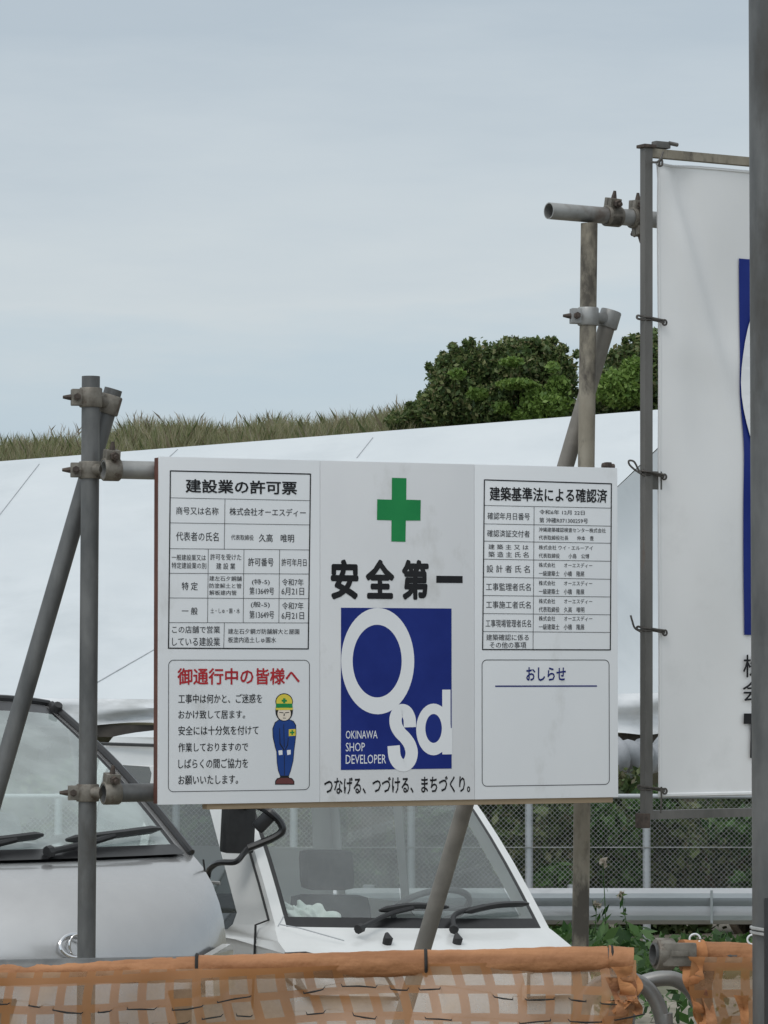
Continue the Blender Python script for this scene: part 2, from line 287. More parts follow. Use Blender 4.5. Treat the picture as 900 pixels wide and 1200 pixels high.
# text as real outlines
_tc = {}
def text_geo(s):
    if s not in _tc:
        cu = bpy.data.curves.new('lettering', 'FONT'); cu.body = s; cu.resolution_u = 2
        o = bpy.data.objects.new('lettering', cu); COL.objects.link(o)
        me = bpy.data.meshes.new_from_object(o.evaluated_get(bpy.context.evaluated_depsgraph_get()))
        V = [(v.co.x, v.co.y) for v in me.vertices]; F = [tuple(p.vertices) for p in me.polygons]
        bpy.data.objects.remove(o); bpy.data.curves.remove(cu); bpy.data.meshes.remove(me); _tc[s] = (V, F)
    return _tc[s]
def strikes(bold):
    if bold <= 0: return [(0, 0)]
    if bold < .015: return [(-bold, -bold * .5), (bold, bold * .5)]
    k = 8 if bold < .03 else 12
    return [(bold * math.cos(2 * math.pi * i / k), bold * math.sin(2 * math.pi * i / k)) for i in range(k)]
class Sheet:
    """a flat printed surface; marks are measured on the photo and land on its plane"""
    def __init__(s, origin, U, n=None):
        s.o = Vector(origin); s.U = Vector(U).normalized(); s.V = Vector((0, 0, 1)); s.V = (s.V - s.U * s.V.dot(s.U)).normalized(); s.n = s.U.cross(s.V)
        if s.n.y > 0: s.n = -s.n
        s.c = lambda X, Y: (X, Y)
        s.bend = None
    def crop(s, x0, y0, k): s.c = lambda X, Y: (x0 + X / k, y0 + Y / k)
    def uv(s, X, Y):
        r = ray(*s.c(X, Y)); o = Vector((0, 0, CAMZ)); t = (s.o - o).dot(s.n) / r.dot(s.n); p = o + r * t - s.o
        return p.dot(s.U), p.dot(s.V)
    def pt(s, u, v, h=0.0):
        if s.bend: h += s.bend(u, v)
        return s.o + s.U * u + s.V * v + s.n * h
    def text(s, mb, st, X0, Y0, X1, Y1, h=0.0008, bold=0.0):
        V, F = text_geo(st); xs = [v[0] for v in V]; ys = [v[1] for v in V]
        ax, bx, ay, by = min(xs) - bold, max(xs) + bold, min(ys) - bold, max(ys) + bold
        u0, v1 = s.uv(X0, Y0); u1, v0 = s.uv(X1, Y1)
        for i, (ox, oy) in enumerate(strikes(bold)):         # struck more than once, slightly shifted: bolder strokes
            vs_ = [mb.bm.verts.new(s.pt(u0 + (x + ox - ax) / max(bx - ax, 1e-6) * (u1 - u0), v0 + (y + oy - ay) / max(by - ay, 1e-6) * (v1 - v0), h + i * .00004)) for x, y in V]
            for f in F: mb.face([vs_[k] for k in f])
    def poly(s, mb, pts, h=0.0008):
        mb.poly([s.pt(*s.uv(*p), h) for p in pts])
    def uvpoly(s, mb, pts, h=0.0008): mb.poly([s.pt(u, v, h) for u, v in pts])
    def rect(s, mb, X0, Y0, X1, Y1, h=0.0008):
        u0, v1 = s.uv(X0, Y0); u1, v0 = s.uv(X1, Y1); s.uvpoly(mb, [(u0, v0), (u1, v0), (u1, v1), (u0, v1)], h)
    def stroke(s, mb, pts, w, h=0.0008, closed=False, uvmode=False, taper=None):
        P = [Vector(p if uvmode else s.uv(*p)) for p in pts]; n = len(P); L, Rr = [], []
        for i, p in enumerate(P):
            a = P[(i - 1) % n] if closed or i > 0 else p; b = P[(i + 1) % n] if closed or i < n - 1 else p
            d = (b - a).normalized(); q = Vector((-d.y, d.x)) * (w / 2 if taper is None else w / 2 * taper(i / max(n - 1, 1)))
            L.append(mb.bm.verts.new(s.pt(*(p + q), h))); Rr.append(mb.bm.verts.new(s.pt(*(p - q), h)))
        for i in range(n if closed else n - 1):
            j = (i + 1) % n; mb.face([L[i], L[j], Rr[j], Rr[i]])
    def ellipse(s, mb, X, Y, rx, ry, h=0.0008, n=32):
        s.poly(mb, [(X + rx * math.cos(2 * math.pi * k / n), Y + ry * math.sin(2 * math.pi * k / n)) for k in range(n)], h)
    def round_rect(s, mb, X0, Y0, X1, Y1, rad, w, h=0.0008):
        u0, v1 = s.uv(X0, Y0); u1, v0 = s.uv(X1, Y1); P = []
        for cx, cy, a in ((u1 - rad, v1 - rad, 0), (u0 + rad, v1 - rad, 90), (u0 + rad, v0 + rad, 180), (u1 - rad, v0 + rad, 270)):
            for k in range(7):
                t = R(a + 15 * k); P.append((cx + rad * math.cos(t), cy + rad * math.sin(t)))
        s.stroke(mb, P, w, h, closed=True, uvmode=True)

# foliage
def leaves(name, centers, size, mat_, parent=None, aspect=0.55, up=0.3, rnd=0.4):
    """one mesh of many small folded leaf faces at the given points"""
    C = np.asarray(centers, float); n = len(C)
    a = rng.normal(size=(n, 3)); a[:, 2] += up * 0; a /= np.linalg.norm(a, axis=1)[:, None]
    nn = rng.normal(size=(n, 3)); nn[:, 2] = np.abs(nn[:, 2]) + up; b = np.cross(nn, a); b /= np.linalg.norm(b, axis=1)[:, None] + 1e-9
    s = (size * (0.45 + 1.25 * rng.random(n) ** 1.6))[:, None]
    V = np.stack([C - a * s, C + b * s * aspect, C + a * s, C - b * s * aspect], 1).reshape(-1, 3)
    me = bpy.data.meshes.new(name); me.vertices.add(4 * n); me.vertices.foreach_set('co', V.ravel())
    me.loops.add(4 * n); me.loops.foreach_set('vertex_index', np.arange(4 * n)); me.polygons.add(n)
    me.polygons.foreach_set('loop_start', np.arange(0, 4 * n, 4)); me.update(calc_edges=True); me.validate()
    return link(me, name, mat_, parent)
def blades(name, base, height, width, lean, mat_, parent=None):
    n = len(base); B = np.asarray(base, float); az = rng.random(n) * 6.283
    d = np.stack([np.cos(az), np.sin(az), np.zeros(n)], 1); h = np.asarray(height)[:, None]; w = np.asarray(width)[:, None]
    ln = np.asarray(lean)[:, None] * np.stack([np.cos(az * 3.1), np.sin(az * 3.1), np.zeros(n)], 1); up = np.array([0, 0, 1.0])
    m = B + up * h * 0.55 + ln * 0.3 * h; tip = B + up * h + ln * h
    V = np.stack([B - d * w, B + d * w, m + d * w * 0.8, tip, m - d * w * 0.8], 1).reshape(-1, 3)
    me = bpy.data.meshes.new(name); me.vertices.add(5 * n); me.vertices.foreach_set('co', V.ravel()); me.loops.add(5 * n)
    me.loops.foreach_set('vertex_index', np.arange(5 * n)); me.polygons.add(n); me.polygons.foreach_set('loop_start', np.arange(0, 5 * n, 5))
    me.update(calc_edges=True); me.validate(); return link(me, name, mat_, parent)
def clump_points(clumps, n, shell=0.55):
    """points spread through ellipsoid clumps, denser towards their outsides"""
    vol = np.array([c[3] * c[4] * c[5] for c in clumps]) ** 0.75; cnt = (n * vol / vol.sum()).astype(int) + 1; P = []
    for c, k in zip(clumps, cnt):
        d = rng.normal(size=(k, 3)); d /= np.linalg.norm(d, axis=1)[:, None]; r = shell + (1.06 - shell) * rng.random(k)[:, None] ** 0.7
        P.append(np.array(c[:3]) + d * r * np.array(c[3:6]) * (1 + 0.12 * rng.normal(size=(k, 1))))
    return np.concatenate(P)

# ================================================================== GROUND AND HILL
def ground_z(x, y):
    pts = [(-60, 0.55), (6.0, 0.5), (8.0, 0.05), (9, 0.0), (22, 0.0), (33, -0.88), (60, -0.9), (3000, -0.9)]
    for (a, za), (b, zb) in zip(pts, pts[1:]):
        if y <= b:
            t = (y - a) / (b - a); t = t * t * (3 - 2 * t); return za + (zb - za) * t
    return -0.9
bm = bmesh.new(); xs = [-2000, -300, -60, -25] + [-15 + 0.75 * i for i in range(41)] + [25, 60, 300, 2000]; ys = [-60, -20, 0] + [2 + 0.7 * i for i in range(60)] + [50, 60, 80, 150, 500, 3000]
grid = [[bm.verts.new((x, y, ground_z(x, y) + (0.03 * math.sin(x * 2.1 + y) * math.sin(y * 1.7) if 9 < y < 45 and abs(x) < 20 else 0))) for x in xs] for y in ys]
for A, B in zip(grid, grid[1:]):
    for i in range(len(xs) - 1): bm.faces.new([A[i], A[i + 1], B[i + 1], B[i]])
me = bpy.data.meshes.new('ground'); bm.to_mesh(me); bm.free(); tag(link(me, 'ground', M['dirt'], smooth=60), kind='structure')

def ridge_z(x): return 6.47 + 0.074 * (x + 8.6) + 0.10 * math.sin(x * 0.9) + 0.06 * math.sin(x * 2.3 + 1)
def hill_z(x, y):
    t = min(max((y - 58) / 22, 0), 1); t = t * t * (3 - 2 * t); back = max(0, y - 84) * 0.02
    return -1.2 + (ridge_z(max(min(x, 30), -30)) + 1.2) * t - back
bm = bmesh.new(); xs = [-90, -60, -40] + [-28 + i for i in range(57)] + [40, 60, 90]; ys = [56 + i for i in range(31)] + [90, 100, 130, 200]
grid = [[bm.verts.new((x, y, hill_z(x, y))) for x in xs] for y in ys]
for A, B in zip(grid, grid[1:]):
    for i in range(len(xs) - 1): bm.faces.new([A[i], A[i + 1], B[i + 1], B[i]])
me = bpy.data.meshes.new('hill'); bm.to_mesh(me); bm.free(); tag(link(me, 'hill', M['hill'], smooth=60), kind='structure')

# dry grass along the hill top
n = 130000; gx = rng.uniform(-13, 13, n); gy = rng.uniform(74, 83, n)
patch = 0.5 + 0.5 * np.sin(gx * 1.3 + 0.7) * np.sin(gx * 0.47 + gy * 0.3)
keep = (np.sin(gx * 5.1 + gy * 2.3) + np.sin(gx * 2.2 - gy * 3.7) + np.sin(gx * 11.3 + gy) * .6 + rng.normal(size=n)) > -1.1; gx, gy, patch = gx[keep], gy[keep], patch[keep]; n = len(gx)
patch = patch + 0.5 * np.sin(gx * 4.1 + 1.3 * np.sin(gy))
B = np.stack([gx, gy, [hill_z(a, b) - 0.05 for a, b in zip(gx, gy)]], 1)
tag(blades('hill_grass', B, 0.36 + 0.36 * rng.random(n) ** 1.3 + 0.14 * patch, 0.005 + 0.008 * rng.random(n), 0.1 + 0.5 * rng.random(n), M['grass_dry']), 'tall dry brown and green grass along the hill top', 'grass', kind='stuff')
n = 420; gx = rng.uniform(-13, 3, n); gy = rng.uniform(78, 83, n); hh = 0.42 + 0.35 * rng.random(n)
top = np.stack([gx + 0.1 * rng.normal(size=n), gy, [hill_z(a, b) for a, b in zip(gx, gy)]], 1); top[:, 2] += hh * 0.85
tag(blades('grass_plumes', top, 0.18 + 0.12 * rng.random(n), 0.008 + 0.010 * rng.random(n), 0.9 * rng.random(n), M['tassel']), 'pale feathery plumes standing above the hill grass', 'grass', kind='stuff')

# shrubs on the hill: each with stems and a crown of leaves
def shrub(name, label, cat, clumps, n, size, leafm, base, group=None, extra=None):
    t = empty(name, base, label, cat, group); mb = MB()
    for c in clumps[:: max(1, len(clumps) // 9)]:
        p = Vector(c[:3]); b = Vector(base) + Vector((random.uniform(-.15, .15), random.uniform(-.1, .1), -0.1)); m_ = b.lerp(p, 0.5) + Vector((random.uniform(-.12, .12), 0, 0.08))
        mb.tube(spline([b, m_, p], 4), [0.05 * (1 - 0.09 * i) for i in range(9)], n=6)
    mb.build('trunk', M['bark'], t)
    sp = []
    for c in clumps:                                        # loose sprigs reaching out of each clump
        for _ in range(7):
            d = rng.normal(size=3); d[2] = abs(d[2]) + .2; d /= np.linalg.norm(d); k = rng.uniform(1.0, 1.55)
            sp.append((c[0] + d[0] * c[3] * k, c[1] + d[1] * c[4] * k, c[2] + d[2] * c[5] * k, .05 * size / .085 * 2.2, .11, .13 * size / .085))
    leaves('crown', np.concatenate([clump_points(clumps, n), clump_points(sp, n // 5, .1)]), size, leafm, t)
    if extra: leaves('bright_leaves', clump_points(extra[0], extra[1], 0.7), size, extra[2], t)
    return t
def px_clumps(lst, D, depth=0.5):
    """(px, py, rx, ry) as seen at depth D -> ellipsoid clumps"""
    o = []
    for i, (x, y, rx, ry) in enumerate(lst):
        p = at(x, y, D + random.uniform(-depth, depth)); k = mm(D); o.append((p.x, p.y, p.z, rx * k, max(rx, ry) * k, ry * k))
    return o
DS = 76.0
cl = px_clumps([(530, 450, 26, 30), (552, 432, 25, 22), (578, 440, 30, 34), (604, 436, 28, 32), (628, 432, 30, 30), (652, 445, 22, 30), (512, 475, 20, 22), (540, 480, 30, 20),
                (575, 475, 34, 24), (612, 472, 34, 26), (648, 478, 26, 24), (588, 420, 12, 12), (645, 420, 16, 14), (670, 492, 22, 16), (620, 412, 12, 8), (532, 424, 12, 9)], DS)
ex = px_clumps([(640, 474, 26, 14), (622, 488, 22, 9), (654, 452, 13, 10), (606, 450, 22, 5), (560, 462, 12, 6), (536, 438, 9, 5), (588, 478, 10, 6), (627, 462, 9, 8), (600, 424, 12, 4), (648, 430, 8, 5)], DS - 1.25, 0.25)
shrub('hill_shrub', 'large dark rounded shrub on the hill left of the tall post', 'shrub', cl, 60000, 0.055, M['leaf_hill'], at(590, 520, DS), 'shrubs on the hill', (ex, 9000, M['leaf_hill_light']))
cl = px_clumps([(735, 440, 26, 34), (765, 428, 24, 36), (712, 460, 20, 28), (740, 470, 34, 22), (780, 455, 30, 34), (752, 412, 12, 16), (700, 478, 24, 18)], DS)
ex = px_clumps([(728, 455, 26, 20), (745, 436, 16, 16)], DS - 1.2, 0.2)
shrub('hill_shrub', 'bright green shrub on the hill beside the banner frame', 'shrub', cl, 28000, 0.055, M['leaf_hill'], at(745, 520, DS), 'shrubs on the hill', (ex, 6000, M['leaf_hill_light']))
cl = px_clumps([(476, 494, 12, 8), (496, 487, 17, 14), (464, 498, 9, 5), (490, 480, 7, 7)], DS + 1)
shrub('hill_shrub', 'low sprawling shrub joining the hill grass to the large shrub', 'shrub', cl, 16000, 0.05, M['leaf_hill'], at(460, 515, DS + 1), 'shrubs on the hill')
# bare twigs standing out of the large shrub
for (x, y, l) in ((601, 408, 16), (605, 406, 11), (568, 418, 14), (511, 446, 18), (574, 414, 9), (527, 424, 10), (660, 418, 10)):
    a = at(x, y, DS); mb = MB(); mb.tube([a + Vector((0, 0, -0.2)), a + Vector((0.03, 0, l * mm(DS) * 0.6)), a + Vector((-0.02, 0, l * mm(DS)))], [0.02, 0.014, 0.006], n=5); mb.build('twig', M['bark'], bpy.data.objects['hill_shrub'])

# ================================================================== WHITE TENT ROOF BEHIND THE LOT
tent = empty('white_tent', at(300, 900, 44), 'huge white fabric tent roof spreading behind the signboard and vehicles', 'tent')
eL, eR, rL, rR = at(-260, 815, 42), at(430, 822, 42), at(-260, 561, 54), at(822, 476, 52)
def face_grid(mb, a, b, c, d, nu, nv, f):
    g = [[mb.bm.verts.new(f(a.lerp(b, i / nu).lerp(d.lerp(c, i / nu), j / nv), i / nu, j / nv)) for i in range(nu + 1)] for j in range(nv + 1)]
    for j in range(nv):
        for i in range(nu): mb.face([g[j][i], g[j][i + 1], g[j + 1][i + 1], g[j + 1][i]])
    return g
def sag(p, s, t): return p + Vector((0, 0.0, -0.10 * math.sin(math.pi * t) + (0.045 * math.sin(s * 31 + t * 3) + 0.02 * math.sin(s * 67 - t * 9) + 0.05 * math.sin(s * 13 + t * 7)) * math.sin(math.pi * t) ** 0.5 * (1 - t)))
mb = MB(); face_grid(mb, eL, eR, rR, rL, 60, 24, sag); mb.build('roof_sheet', M['tent'], tent, smooth=60)
fR, gR = at(1150, 800, 52), at(1150, 520, 64)
mb = MB(); face_grid(mb, eR + Vector((0.012, 0, 0)), fR, gR, rR + Vector((0.012, 0, 0)), 30, 24, sag); mb.build('end_sheet', M['tent'], tent, smooth=60)
# back slope so that the roof has a far side
bL, bR = rL + Vector((0, 12, -4)), rR + Vector((3, 12, -4)); mb = MB(); face_grid(mb, rL + Vector((0, 0.02, -0.005)), rR + Vector((0, .02, -.005)), bR, bL, 8, 6, lambda p, s, t: p); mb.build('back_sheet', M['tent'], tent, smooth=60)
def skirt(a, b, h, nu=90):
    mb = MB(); d = (b - a).normalized(); nrm = Vector((d.y, -d.x, 0)); L = (b - a).length; rows = []
    for j in range(9):
        t = j / 8; rows.append([])
        for i in range(nu + 1):
            s = i / nu * L; w = 0.05 * math.sin(s * 5.1 + t * 2.5) * t + 0.035 * math.sin(s * 2.2 + 9 * t) + 0.05 * math.sin(7 * t + 0.6 * math.sin(s * 1.3))
            rows[-1].append(mb.bm.verts.new(a.lerp(b, i / nu) + Vector((0, 0, -h * t + 0.03 * math.sin(s * 3.3) * t)) + nrm * (0.04 + w + 0.06 * t)))
    for A, B in zip(rows, rows[1:]):
        for i in range(nu): mb.face([A[i], A[i + 1], B[i + 1], B[i]])
    mb.build('skirt', M['tent_skirt'], tent, smooth=60)
skirt(eL, eR, 0.30); skirt(eR, fR, 0.50)
for a, b, dz in ((eL, eR, 0.30), (eR, fR, 0.50)):
    d = (b - a).normalized(); q = Vector((-d.y, d.x, 0)) * 0.05; mb = MB()
    mb.tube([a + q + Vector((0, 0, -dz - 0.075)), b + q + Vector((0, 0, -dz - 0.075))], 0.07, square=True); mb.build('eave_beam', M['dark_beam'], tent, smooth=None)
for p in (eL.lerp(eR, .15), eL.lerp(eR, .45), eL.lerp(eR, .75), eR, eR.lerp(fR, .5), fR):
    mb = MB(); q = Vector((0, 0.15, 0)); mb.tube([Vector((p.x, p.y, ground_z(p.x, p.y) - .1)) + q, p + q + Vector((0, 0, -0.55))], 0.06, square=True); mb.build('post', M['dark_beam'], tent, smooth=None)
# seams: thin welded tapes that follow the roof
roof_me = [o for o in tent.children if o.name.startswith('roof_sheet')][0].data
bvh = BVHTree.FromPolygons([v.co.copy() for v in roof_me.vertices], [tuple(p.vertices) for p in roof_me.polygons])
def on_roof(px, py):
    h = bvh.ray_cast(Vector((0, 0, CAMZ)), ray(px, py).normalized()); return h[0] + h[1] * (.006 if h[1].y < 0 else -.006) if h[0] else None
for A, B in (((46, 544), (-3, 607)), ((437, 513), (418, 537)), ((187, 758), (112, 801)), ((208, 527), (196, 538))):
    st = [on_roof(A[0] + (B[0] - A[0]) * i / 12, A[1] + (B[1] - A[1]) * i / 12) for i in range(13)]; st = [p for p in st if p]
    if len(st) > 3: mb = MB(); mb.tube(st, 0.006, n=5); mb.build('seam', M['seam'], tent)
mb = MB(); d = at(726, 889, 41); c = [d + Vector((-1.6 + 0.16 * i, 0.22 * i * .5, 0.05 * math.sin(i * 1.9))) for i in range(24)]
mb.tube(spline(c, 3), [0.19 + 0.05 * math.sin(i * .9) + .03 * math.sin(i * 2.3) for i in range(70)], n=14)
tag(mb.build('rolled_tarp', M['tarp'], smooth=60), 'grey rolled up tarpaulin hanging under the tent eave right of the signboard', 'tarpaulin')

# ================================================================== FENCE, GUARD RAIL, SHRUBS
FD = 36.5
fx0, fx1 = at(-80, 932, FD).x, at(1130, 932, FD).x; ftop, fbot = at(600, 933, FD).z, at(600, 1075, FD).z
fence = empty('chain_link_fence', (0, FD, fbot), 'long galvanised chain link fence standing behind the guard rail', 'fence')
mb = MB(); mb.tube([(fx0, FD, ftop), (fx1, FD, ftop)], 0.024, n=10); mb.build('top_rail', M['fence_post'], fence)
for i, px in enumerate(range(-70, 1121, 138)):
    x = at(px, 1000, FD).x; mb = MB(); mb.tube([(x, FD + 0.03, ground_z(x, FD) - .2), (x, FD + 0.03, ftop + 0.03)], 0.04, n=12); mb.build('fence_post', M['fence_post'], fence)
mb = MB(); zz = at(600, 993, FD).z; mb.tube([(fx0, FD - .012, zz), (fx1, FD - .012, zz)], 0.006, n=5); mb.tube([(fx0, FD - .012, fbot), (fx1, FD - .012, fbot)], 0.006, n=5); mb.build('line_wire', M['mesh_wire'], fence)
mb = MB(); h = ftop - fbot; pitch = 0.052
k = 0; x = fx0 - h
while x < fx1:
    for sgn in (1, -1):
        a, b = (x, x + h) if sgn > 0 else (x + h, x)
        t0, t1 = 0.0, 1.0
        pa, pb = Vector((a, FD + .004 * sgn, fbot)), Vector((b, FD + .004 * sgn, ftop))
        lo, hi = sorted(((fx0 - a) / (b - a), (fx1 - a) / (b - a))); t0, t1 = max(0, lo), min(1, hi)
        if t1 > t0: mb.tube([pa.lerp(pb, t0), pa.lerp(pb, t1)], 0.0019, n=4, caps=False)
    x += pitch
mb.build('chain_link_mesh', M['mesh_wire'], fence, smooth=None)

GD = 35.0
rail = empty('guard_rail', (0, GD, ground_z(0, GD)), 'two wave galvanised steel guard rail running in front of the chain link fence', 'guard rail')
zc = (at(700, 1041, GD).z + at(700, 1083, GD).z) / 2
prof = [(-.175, .0), (-.165, -.02), (-.13, -.075), (-.085, -.078), (-.045, -.02), (0.0, .005), (.045, -.02), (.085, -.078), (.13, -.075), (.165, -.02), (.175, 0)]
mb = MB(); rx = [-11 + 0.5 * i for i in range(45)]
rows = [[mb.bm.verts.new((x, GD + dy + 0.004 * math.sin(x * 3), zc + dz)) for x in rx] for dz, dy in prof]
rows2 = [[mb.bm.verts.new((x, GD + dy + 0.02, zc + dz)) for x in rx] for dz, dy in prof]
for rr in (rows, rows2):
    for A, B in zip(rr, rr[1:]):
        for i in range(len(rx) - 1): mb.face([A[i], A[i + 1], B[i + 1], B[i]])
mb.build('beam', M['rail'], rail, smooth=50)
mb = MB()
for x in (at(833, 1060, GD).x, at(360, 1060, GD).x): mb.box((x - .012, GD - .086, zc - .16), (x + .012, GD - .079, zc + .16)); mb.build('beam_joint', M['rail'], rail); mb = MB()

for i in range(9):
    x = -8.3 + 2.0 * i + .15; mb = MB(); mb.tube([(x, GD + .11, ground_z(x, GD) - .2), (x, GD + .11, zc + .2)], 0.06, n=14); mb.build('rail_post', M['rail'], rail)

for i, (px, w_, top_, lab) in enumerate([(90, 130, 915, 'dark shrub behind the fence at the far left'), (240, 120, 925, 'dark shrub behind the fence beside the truck door'), (390, 130, 915, 'dark shrub behind the fence seen through the truck cab'),
                                    (540, 120, 900, 'dark shrub behind the fence at the right truck pillar'), (665, 110, 905, 'dark shrub behind the fence under the signboard corner'), (760, 100, 896, 'leafy shrub behind the fence under the banner frame corner'), (880, 130, 900, 'dark shrub behind the fence beside the thick grey pole')]):
    D = 38.6 + (i % 2) * 0.5; L = []
    for k in range(16): L.append((px + random.uniform(-w_ * .55, w_ * .55), random.uniform(top_ + 20, 1110), random.uniform(24, 46), random.uniform(20, 36)))
    cl = px_clumps(L, D, 0.45)
    ex = px_clumps([(px + random.uniform(-40, 40), random.uniform(top_ + 40, 1050), 24, 18) for _ in range(3)], D - .9, .1)
    shrub('fence_shrub', lab, 'shrub', cl, 6500, 0.062, M['leaf_dark'], Vector((at(px, 1100, D).x, D, -0.9)), 'shrubs behind the fence', (ex, 700, M['weed_leaf']))

# weeds in front of the guard rail and out on the lot
n = 52000; wx = rng.uniform(-5.5, 5.5, n); wy = 25.5 + 9.3 * rng.random(n) ** 0.75; tuft = 0.5 + 0.5 * np.sin(wx * 3.1) * np.sin(wx * 1.3 + 2)
P = np.stack([wx, wy, [ground_z(a, b) for a, b in zip(wx, wy)]], 1); P[:, 2] += rng.random(n) ** 1.3 * (0.20 + 0.24 * tuft)
tag(leaves('verge_weeds', P, 0.052, M['weed_leaf'], up=0.8), 'low green weeds covering the verge under the guard rail', 'weeds', kind='stuff')
n = 5000; wx = rng.uniform(0.6, 3.6, n); wy = rng.uniform(19, 31, n); keep = (np.sin(wx * 4.3 + wy) + np.sin(wy * 1.9) + rng.normal(size=n) * .5) > 0.4; wx, wy = wx[keep], wy[keep]
P = np.stack([wx, wy, [ground_z(a, b) for a, b in zip(wx, wy)]], 1); P[:, 2] += rng.random(len(wx)) * 0.16
tag(leaves('lot_weeds', P, 0.04, M['weed_leaf'], up=0.8), 'scattered green weeds on the bare lot behind the orange barrier', 'weeds', kind='stuff')
def tall_weed(px, D, top, lab):
    b = at(px, 1085, D); b.z = ground_z(b.x, D); h = at(px, top, D).z - b.z; mb = MB(); t = empty('tall_weed', b, lab, 'weed', 'tall weeds before the guard rail')
    lx = random.uniform(-.12, .12); st = spline([b, b + Vector((lx * .3, 0, h * .5)), b + Vector((lx, 0, h))], 6); mb.tube(st, [0.008 - 0.0004 * i for i in range(len(st))], n=5); mb.build('stem', M['weed_leaf'], t)
    pts = [st[i] + Vector((random.uniform(-.035, .035), random.uniform(-.03, .03), random.uniform(-.02, .02))) for i in range(2, len(st)) for _ in range(2)]
    leaves('leaf_tuft', pts, 0.05, M['weed_leaf'], t, aspect=.28)['kind'] = 'stuff'; leaves('seed_head', [st[-1] + Vector((random.uniform(-.03, .03), 0, random.uniform(-.02, .04))) for _ in range(14)], .03, M['tassel'], t)
for px, top_, lab in ((711, 1012, 'tallest weed stalk with pale head right of the weathered post'), (697, 1060, 'short leafy weed against the weathered post base'), (740, 1050, 'thin leaning weed in front of the guard rail')): tall_weed(px, 33.8, top_, lab)

